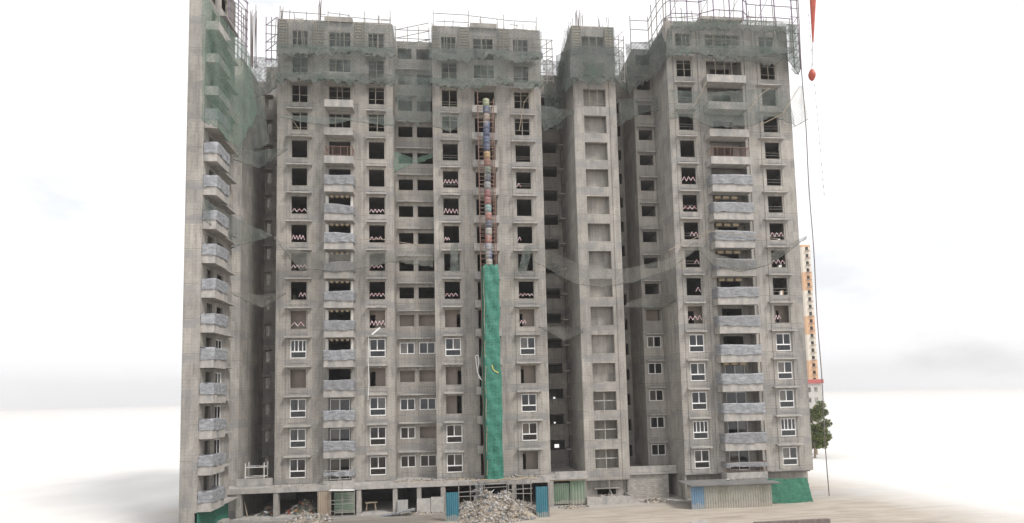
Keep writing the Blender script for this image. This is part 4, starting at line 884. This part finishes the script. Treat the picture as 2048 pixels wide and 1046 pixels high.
m = MB(); m.rbox(at(752, 662, YA-.7), (1.1, .05, .14), Matrix.Rotation(-.7, 3, 'Y')); tag(m.build('white_board', M['white']), 'white strip of board sticking out over a window ledge of the wide tower', 'board')
m = MB(); m.path([at(737, 675, YA-.6), at(736, 720, YA-.6), at(738, 760, YA-.6), at(736, 800, YA-.6)], .03); tag(m.build('hanging_pipe', M['white']), 'thin white pipe hanging beside the third window column of the wide tower', 'pipe')
# ================================================================== ground level things
def corrugated(mb, x0, x1, Y, z0, z1, pitch=.2, amp=.035, th=.01):
    n = int((x1-x0)/pitch*6); 
    def prof(d): return [(x0+(x1-x0)*k/n, Y+amp*max(-.7, min(.7, math.sin(2*PI*k/6)))/.7+d) for k in range(n+1)]
    f = prof(0); mb.grid([[(x, y, z0) for x, y in f], [(x, y, z1) for x, y in f]]); b = prof(th); mb.grid([[(x, y, z0) for x, y in b], [(x, y, z1) for x, y in b]]); return mb
h1 = MB(); corrugated(h1, -1.0, .12, 50.6, 0, 2.55, .19, .04); o = h1.build('blue_hoarding', M['cblue']); tag(o, 'upright blue corrugated sheet left of the rubble heap', 'hoarding', 'blue hoarding sheets'); 
MB().box(-1.12, -1.03, 50.65, 50.75, 0, 2.9).build('post', M['steel'], o).location = (0, 0, 0)
h2 = MB(); corrugated(h2, 7.15, 8.25, 50.6, 0, 2.75, .19, .04); o2 = h2.build('blue_hoarding', M['cblue']); tag(o2, 'upright blue corrugated sheet right of the rubble heap', 'hoarding', 'blue hoarding sheets')
MB().box(8.3, 8.42, 50.65, 50.77, 0, 3.1).build('post', M['steel'], o2)
# rubble
def heap(name, label, cx, cy, rx, ry, hgt, n, mat, base, rmin=.05, rmax=.2, cat='rubble', zb=0):
    t = thing(name, label, cat, (cx, cy, zb)); t['kind'] = 'stuff'
    rnd = random.Random(int(cx*100)+5)
    def hz(x, y):
        d = math.sqrt(((x-cx)/rx)**2+((y-cy)/ry)**2); return zb+hgt*max(0, 1-d)**.8*(1+.15*math.sin(x*3)+.12*math.sin(y*4+x*2)) if d < 1 else zb-.02
    m = MB(); k = 22; m.grid([[(cx+rx*(2*i/k-1), cy+ry*(2*j/k-1), hz(cx+rx*(2*i/k-1), cy+ry*(2*j/k-1))-.03) for i in range(k+1)] for j in range(k+1)]); m.build('mound', base, t, True)
    m = MB()
    for _ in range(n):
        an = rnd.uniform(0, 2*PI); d = rnd.random()**.6*1.08; x = cx+rx*d*math.cos(an); y = cy+ry*d*math.sin(an)
        r = rmin+(rmax-rmin)*rnd.random()**2.5; sq = rnd.choice(((1, 1, .6), (1.8, .8, .25), (2.6, .5, .2), (1, 1, 1), (1.6, 1.2, .12)))
        m.chunk((x, y, max(zb, hz(x, y))+r*.25), r, sq)
    m.build('fragments', mat, t); return t
heap('rubble_heap', 'big heap of broken concrete, plaster and sacks at the foot of the green chute cloth', 3.5, 52.7, 4.3, 3.5, 2.0, 4200, M['junk'], M['dirt'], .04, .22)
heap('sand_heap', 'low tan sand heap with red scraps beside the right blue sheet', 5.9, 50.9, 1.5, 1.0, .75, 120, M['junk'], M['dirt'], .04, .12)
heap('rubble_heap', 'pinkish heap of rubble and sacks before the second garage bay', -13.6, 53.2, 2.0, 1.4, .75, 480, M['junk'], M['dirt'], .05, .2)
heap('rubbish_pile', 'coloured rubbish and bags inside the second garage bay', -14.9, 56.6, 1.9, 1.1, 1.2, 380, M['junkc'], M['junkc'], .07, .3, 'rubbish')
heap('rubbish_pile', 'rags and white sacks inside the leftmost garage bay', -18.3, 56.4, 1.2, .8, .7, 200, M['junkc'], M['junkc'], .07, .25, 'rubbish')
heap('rubble_heap', 'scattered stones before the faded green gate', 11.3, 54.2, 1.6, .6, .22, 130, M['junk'], M['dirt'], .04, .16)
heap('rubble_heap', 'broken boards and wire before the block wall', 20.2, 55.2, 1.6, .7, .3, 160, M['junk'], M['dirt'], .05, .2)
heap('rubble_heap', 'cement bags and bricks on the plinth under the slim tower', 15.6, 55.9, 1.8, .5, .3, 120, M['junk'], M['dirt'], .05, .2, zb=.4)
heap('rubble_heap', 'loose white sacks and plaster lying on the podium edge right of the green cloth', 6.3, 56.2, 2.4, .7, .3, 170, M['junk'], M['dirt'], .05, .18, zb=2.75)
heap('rubble_heap', 'loose plaster bits lying on the podium edge left of the green cloth', .2, 56.2, 2.6, .7, .22, 150, M['junk'], M['dirt'], .05, .15, zb=2.75)
heap('rubble_heap', 'dust and plaster bits on the podium edge under the recess windows', -4.4, 56.3, 2.6, .8, .22, 140, M['junk'], M['dirt'], .04, .15, zb=2.75)
heap('rubble_heap', 'plaster bits on the podium edge under the leftmost windows', -15.5, 55.9, 3.0, .6, .16, 130, M['junk'], M['dirt'], .03, .12, zb=2.75)
heap('rubble_heap', 'thin scatter of rubble along the foot of the leaning boards', -3.8, 54.2, 2.6, .5, .14, 150, M['junk'], M['dirt'], .03, .13)
m = MB()
for k in range(9): m.rbox(at(770+k*7, 1035-k*1.6, 53.9-.02*k)+V((0, 0, -.0)), (.75, .35, .08+.01*(k % 3)), Matrix.Rotation(.2*k, 3, 'Z'))
for v_ in range(0): pass
o = m.build('flat_sacks', M['tarp2'], None); 
zs = min(v[2] for v in m.v); o.data.transform(Matrix.Translation((0, 0, .02-zs))); tag(o, 'row of flattened white sacks on the ground before the third garage bay', 'sacks')
# scaffold frames round the heap
def frame(label, x0, x1, Y, z1, nx, zs):
    ps = [(V((x0+(x1-x0)*k/nx, Y, 0)), V((x0+(x1-x0)*k/nx, Y, z1))) for k in range(nx+1)]; rs = [(V((x0-.15, Y, z)), V((x1+.15, Y, z+random.uniform(-.08, .08)))) for z in zs]
    return scaffold('scaffold_frame', label, ps, rs, 'steel', .05, .04)
frame('grey pipe scaffold frame left of the rubble heap under the podium', .15, 2.4, 53.6, 3.0, 2, (.9, 1.6, 2.0, 2.7))
frame('grey pipe scaffold frame right of the rubble heap under the podium', 4.9, 7.1, 53.6, 3.0, 3, (.8, 1.7, 2.05, 2.6))
frame('horizontal pipe frame behind the top of the rubble heap', 2.6, 4.8, 54.4, 2.7, 1, (2.2, 2.65))
m = MB(); m.path([V((x, 54.2+.1*math.sin(x*2), 2.95+.08*math.sin(x*3))) for x in [1.4+.4*k for k in range(17)]], .07); tag(m.build('timber_lath', M['timber']), 'crooked timber laths lying along the podium edge behind the rubble heap', 'timber')
m = MB()
for k in range(14): m.chunk((1.9+random.uniform(-.5, .5), 54.3+random.uniform(-.2, .2), 1.1+k*.13), .28, (1, .6, 1))
tag(m.build('torn_plastic', M['tarp2']), 'torn bluish plastic sheeting hanging behind the left of the rubble heap', 'plastic sheet')
# garage bay fittings
m = MB(); corrugated(m, -13.2, -11.95, 54.75, 0, 2.4, .16, .03); tag(m.build('tan_sheet', M['ctan']), 'upright tan corrugated sheet closing part of the third garage bay', 'sheet')
m = MB()
for k in range(13): m.box(-11.75, -9.85, 55.0+.02*(k % 2), 55.12, .25+k*.15, .37+k*.15)
m.box(-11.78, -11.7, 55.13, 55.2, 0, 2.2); m.box(-9.9, -9.82, 55.13, 55.2, 0, 2.2)
tag(m.build('slatted_screen', M['cgreen']), 'green slatted screen behind the small scaffold at the third garage bay', 'screen')
ps = [(V((x, 54.5, 0)), V((x, 54.5, z))) for x, z in ((-12.0, 3.4), (-10.9, 3.3), (-9.75, 2.9))]; rs = [(V((-12.1, 54.5, z)), V((-9.7, 54.5, z+.03))) for z in (.55, 1.2, 1.55, 2.35)]
sf = scaffold('scaffold_frame', 'small pale scaffold frame before the green slatted screen', ps, rs, 'steel', .035, .03)
m = MB(); m.rbox(V((-10.9, 54.5, 2.5)), (2.3, .5, .06), Matrix.Rotation(.03, 3, 'Y')); m.build('platform', M['white'], sf)
tb = thing('work_table', 'small wooden table standing in the fourth garage bay', 'table', (-8.4, 55.9, .12))
MB().rbox(V((-8.4, 55.9, 1.0)), (1.1, .7, .06), Matrix.Rotation(.25, 3, 'Z')).build('table_top', M['timber'], tb)
for x, y in ((-.45, -.25), (.45, -.25), (-.45, .25), (.45, .25)): MB().tube((-8.4+x, 55.9+y, .13), (-8.4+x*.85, 55.9+y, .97), .035).build('leg', M['timber'], tb)
for (x0, x1, zt, lb) in ((-5.75, -4.75, 1.3, 'pale square board leaning at the fifth garage bay'), (-3.9, -2.6, 1.35, 'left of two pale boards leaning by the blue sheet'), (-2.55, -1.3, 1.45, 'right of two pale boards leaning by the blue sheet, with pinkish stripes')):
    m = MB(); m.rbox(V(((x0+x1)/2, 54.75, zt/2+.01)), (x1-x0, .05, zt), Matrix.Rotation(-.12, 3, 'X')); tag(m.build('leaning_board', M['ledge']), lb, 'board')
    bpy.data.objects[-1] if False else None
m = MB(); m.tube((-19.9, 55.6, .17), (-20.3, 55.9, 1.5), .05, 4); tag(m.build('leaning_plank', M['timber']), 'thin plank leaning inside the leftmost garage bay', 'plank')
m = MB(); m.box(-22.4, -20.9, 52.5, 53.9, 0, .45); o = m.build('concrete_block', M['ledge']); tag(o, 'low pale concrete block on the ground at the foot of the left edge tower', 'block')
# mobile scaffold in the left slot on the podium
ps = [(V((x, y, 2.76)), V((x, y, 5.0))) for x in (-20.9, -19.1) for y in (57.6, 58.6)]; rs = []
for z in (3.6, 4.55):
    for y in (57.6, 58.6): rs.append((V((-20.95, y, z)), V((-19.05, y, z)))) 
    for x in (-20.9, -19.1): rs.append((V((x, 57.6, z)), V((x, 58.6, z))))
sf = scaffold('scaffold_frame', 'pale mobile scaffold frame standing in the slot left of the wide tower', ps, rs, 'cream', .045, .02)
MB().box(-20.9, -19.9, 57.6, 58.6, 4.6, 4.66).build('platform', M['tarp2'], sf)
# gate
gt = thing('sheet_gate', 'faded green corrugated sheet gate between the blue sheet and the slim tower base', 'gate', (11.1, 55.4, 0))
m = MB(); corrugated(m, 9.65, 11.25, 55.35, .15, 2.2, .22, .03); m.build('gate_leaf', M['cgreen'], gt, label='darker green muddy leaf of the gate'); m = MB(); corrugated(m, 11.3, 12.85, 55.25, 0.1, 2.45, .3, .04); m.build('gate_leaf', M['cgreen'], gt)
m = MB(); m.box(9.5, 9.62, 55.3, 55.42, 0, 2.5); m.box(12.88, 12.98, 55.3, 55.4, 0, 2.5); m.box(9.62, 12.88, 55.42, 55.5, .12, .2); m.build('gate_post', M['steel'], gt)
m = MB(); m.box(9.55, 12.9, 55.2, 55.29, 2.46, 2.54); m.build('lintel_board', M['tan'], gt)
# shed
sh = thing('tin_shed', 'long tin shed of yellow-grey corrugated sheets with one blue sheet before the right tower', 'shed', (26, 51.2, 0))
m = MB(); corrugated(m, 22.05, 23.3, 51.0, 0, 2.1, .22, .035); m.build('blue_wall_sheet', M['csky'], sh)
m = MB(); corrugated(m, 23.33, 30.1, 51.02, 0, 2.1, .25, .035); m.build('wall_sheet', M['cgrey'], sh)
m = MB(); m.box(30.05, 30.1, 51.08, 54.0, 0, 2.15); m.build('end_wall', M['cgrey'], sh)
# roof as sloping corrugated sheet
m = MB(); n_ = 260; P = []
for y, z in ((50.55, 2.2), (54.0, 2.22)):
    P.append([(22.02+(31.0-22.02)*k/n_, y, z+.03*math.sin(k*PI/2.6)) for k in range(n_+1)])
m.grid(P); m.grid([[(x, y, z-.03) for x, y, z in r] for r in P]); m.build('roof', M['croof'], sh)
heap('roof_debris', 'pale stones and plaster lying on the tin shed roof', 28.0, 53.2, 2.2, .4, .1, 40, M['junk'], M['junk'], .04, .16, zb=2.2)
# green sheet at right
sheet('green_cloth', 'dark green shade cloth screen under the right tower, right of the tin shed', [V((30.4, 52.3, 2.35)), V((32.5, 52.2, 2.3)), V((34.6, 52.3, 2.35))], [V((30.3, 51.9, .12)), V((32.5, 51.8, .05)), V((34.8, 51.9, .1))], 'green2', cat='shade cloth', nx=30, ny=10, rag=.06, noise=.07, rope=False)
m = MB(); m.box(24, 30.5, 43.3, 43.6, 0, .42); tag(m.build('low_wall', simple('dark_kerb', (.16, .13, .12), .9, .3)), 'dark low wall running along the bottom right edge', 'wall')
m = MB(); m.rbox((20.4, 45.6, .05), (1.5, .8, .12), Matrix.Rotation(.1, 3, 'X') @ Matrix.Rotation(.3, 3, 'Z')); tag(m.build('plaster_slab', M['ledge']), 'pale slab half buried in the sandy yard at the bottom right', 'slab')
# ropes beside the right tower, crane hook
m = MB(); m.path([V((38.1+.05*math.sin(k*.7), YD-1.0, 56.6-k*1.528)) for k in range(38)], .05, 5); tag(m.build('hoist_rope', M['rebar']), 'dark hoist rope falling past the right corner of the right tower', 'rope')
m = MB()
for k in range(26): z = 52-k*.8; m.tube((39.0+.018*k, YD-1.4, z), (39.0+.018*k, YD-1.4, z-.35), .03, 4)
for k in range(26): z = 52-k*.8; m.tube((39.0+.018*k, YD-1.4, z), (39.018+.018*k, YD-1.4, z-.8), .008, 3)
tag(m.build('knotted_rope', M['steel']), 'thin knotted rope hanging outside the dark hoist rope', 'rope')
pb = at(1622, 150, 40); ck = thing('crane_hook', 'red crane boom tip and hook block hanging at the right edge of the sky', 'crane', pb)
red = simple('red_crane_paint', (.42, .07, .04), .5, .15)
m = MB(); a = at(1624, 84, 40); b = at(1620, -30, 40); m.tube(a+V((.08, 0, 0)), b+V((.25, 0, 0)), .05, 8, .3); m.build('boom_tip', red, ck)
m = MB(); c = at(1624, 150, 40); prof = [(.03, .5), (.14, .42), (.24, .2), (.28, 0), (.24, -.22), (.12, -.42), (.02, -.5)]
m.grid([[(c.x+r*math.cos(2*PI*k/12), c.y+r*math.sin(2*PI*k/12), c.z+zz) for k in range(13)] for r, zz in prof]); m.build('hook_block', red, ck, True)
m = MB(); m.tube(c+V((0, 0, .45)), a+V((.08, 0, 0)), .02); m.build('hoist_cable', M['steel'], ck)
# far apartment block, low buildings and trees at right
fa = thing('apartment_block', 'distant tall cream and orange apartment block beyond the right tower', 'apartment building', (153, 220, 0))
def far_mat():
    t = NT('cream_orange_render'); p = t.pos(); sp = t.N.new('ShaderNodeSeparateXYZ'); t.c(p, sp.inputs[0])
    s_ = t.math('LESS_THAN', t.math('FRACT', t.math('DIVIDE', t.math('ADD', sp.outputs[2], 4), 19)), .42)
    t.c(t.mix(s_, (.62, .56, .47), (.58, .36, .21)), t.b.inputs['Base Color']); t.b.inputs['Roughness'].default_value = .9; return t.m
fm = far_mat(); m = MB(); hh = []
for k in range(23):
    for x in (151.2,): hh.append((x, x+1.4, 1.3+3.15*k, 2.8+3.15*k))
facade(m, 'y', 220, 149.6, 153.6, 0, 73, hh, .3); facade(m, 'x', 149.6, 220.3, 236, 0, 73, [(224+4*j, 225.5+4*j, 1.3+3.15*k, 2.8+3.15*k) for k in range(23) for j in range(3)], .3, 1)
facade(m, 'x', 153.6, 220.3, 236, 0, 73, [], .3, -1); m.box(149.9, 153.3, 220.3, 236, 72.6, 72.9); facade(m, 'y', 236, 149.6, 153.6, 0, 73, [], .3)
m.build('wall', fm, fa)
m = MB()
for k in range(23): m.box(149.92, 153.3, 220.9, 235.9, 3.15*k, 3.15*k+.2)
m.box(150, 153.3, 224, 224.2, 0, 72.5); m.build('floor_slab', M['conc_in'], fa)
q = MB()
for k in range(23):
    for x in (151.2,): q.box(x-.3, x+1.7, 219.2, 219.98, .9+3.15*k, 1.15+3.15*k)
q.build('window_hood', simple('brown_paint', (.3, .22, .17)), fa)
lb = thing('low_house', 'low distant building with red roof band behind the right tower edge', 'house', (103, 150, 0))
m = MB(); facade(m, 'y', 150, 100.5, 105.5, 0, 12.5, [(101.2+2*j, 102.2+2*j, 1+3*k, 2.4+3*k) for j in range(2) for k in range(4)], .3); m.box(100.5, 105.5, 150.3, 160, 12.0, 12.45); m.box(100.7, 105.3, 151.5, 159, 0, 11.9); m.build('wall', simple('grey_render', (.45, .43, .4)), lb)
MB().box(100.1, 105.9, 149.5, 160.4, 12.5, 13.7).build('roof', simple('red_roof', (.4, .1, .09)), lb)
def tree(x, y, h_, r, label):
    t = thing('tree', label, 'tree', (x, y, 0), 'trees beyond the right tower')
    m = MB(); m.tube((x, y, 0), (x+.1, y, h_*.5), r*.09, 8, r*.06)
    for k in range(5): an = k*1.26; m.tube((x+.1, y, h_*.42), (x+math.cos(an)*r*.6, y+math.sin(an)*r*.6, h_*(.6+.05*k)), r*.045, 5, r*.015)
    m.build('trunk', M['timber'], t)
    m = MB(); rnd = random.Random(int(x*10)); cl = [(x+rnd.uniform(-.75, .75)*r, y+rnd.uniform(-.75, .75)*r, h_*rnd.uniform(.28, .93), r*rnd.uniform(.22, .42)) for _ in range(26)]
    for (a, b, c, q) in cl:
        for _ in range(260):
            d = Vector((rnd.gauss(0, 1), rnd.gauss(0, 1), rnd.gauss(0, 1))).normalized()*q*rnd.random()**.4; n_ = Vector((rnd.gauss(0, 1), rnd.gauss(0, 1), rnd.gauss(0, 1))).normalized(); s_ = .16
            u_ = n_.orthogonal().normalized()*s_; w_ = n_.cross(u_).normalized()*s_*.6; p_ = Vector((a, b, c))+d; m.quad(p_-u_, p_-w_, p_+u_, p_+w_)
    m.keep = 1
    m.build('crown', leafm, t)
def leaf_mat():
    t = NT('leaves'); g = t.N.new('ShaderNodeNewGeometry'); t.c(t.ramp(g.outputs['Random Per Island'], [(0, (.05, .09, .02)), (.6, (.09, .13, .03)), (1, (.22, .2, .05))]), t.b.inputs['Base Color']); t.b.inputs['Roughness'].default_value = .7; return t.m
leafm = leaf_mat()
tree(60.2, 88, 9.2, 2.6, 'leafy green tree seen past the lower right edge of the right tower, taller one')
tree(57.2, 84, 5.2, 2.0, 'smaller yellow-green tree below the taller one past the right tower')

m = MB().box(-1600, 1600, -320, 2500, -1.5, 90); hz_ = m.build('haze', bpy.data.materials.new('haze_air')); hz_['kind'] = 'stuff'
hm = hz_.data.materials[0]; hm.use_nodes = True; hn = hm.node_tree
for n in list(hn.nodes):
    if n.type != 'OUTPUT_MATERIAL': hn.nodes.remove(n)
pv = hn.nodes.new('ShaderNodeVolumePrincipled'); pv.inputs['Density'].default_value = .0005; pv.inputs['Color'].default_value = (.99, .99, 1, 1); pv.inputs['Anisotropy'].default_value = 0
hn.links.new(pv.outputs[0], [n for n in hn.nodes if n.type == 'OUTPUT_MATERIAL'][0].inputs['Volume'])
if __name__ == '__main__':
    pass

for pts_, lb in (([(572, 222), (585, 240), (600, 262)], 'loose pole leaning across the top left window column of the wide tower'),
  ([(1068, 178), (1048, 205), (1038, 262)], 'loose slanting pole before the right window column of the wide tower'),
  ([(1385, 215), (1400, 190), (1412, 165)], 'slanting rope between the upper windows of the right tower'),
  ([(1495, 225), (1520, 190), (1540, 176)], 'slanting rope over the upper right wall of the right tower'),
  ([(1520, 250), (1565, 228), (1600, 172)], 'long slanting rope reaching the pale net flag of the right tower'),
  ([(1338, 500), (1420, 462), (1560, 478)], 'slack cable across the right tower above the catch net'),
  ([(700, 480), (760, 478), (850, 492)], 'slack cable across the wide tower above the mid net')):
    Yp = YA-.9 if pts_[0][0] < 1200 else YD-1.5
    m = MB(); m.path([at(x, y, Yp) for x, y in pts_], .035, 5); tag(m.build('loose_rope', M['timber']), lb, 'rope')
for o in C.objects:
    if o.get('label') and len(o['label'].split()) > 16: print('LONG', o.name, len(o['label'].split()), o['label'])
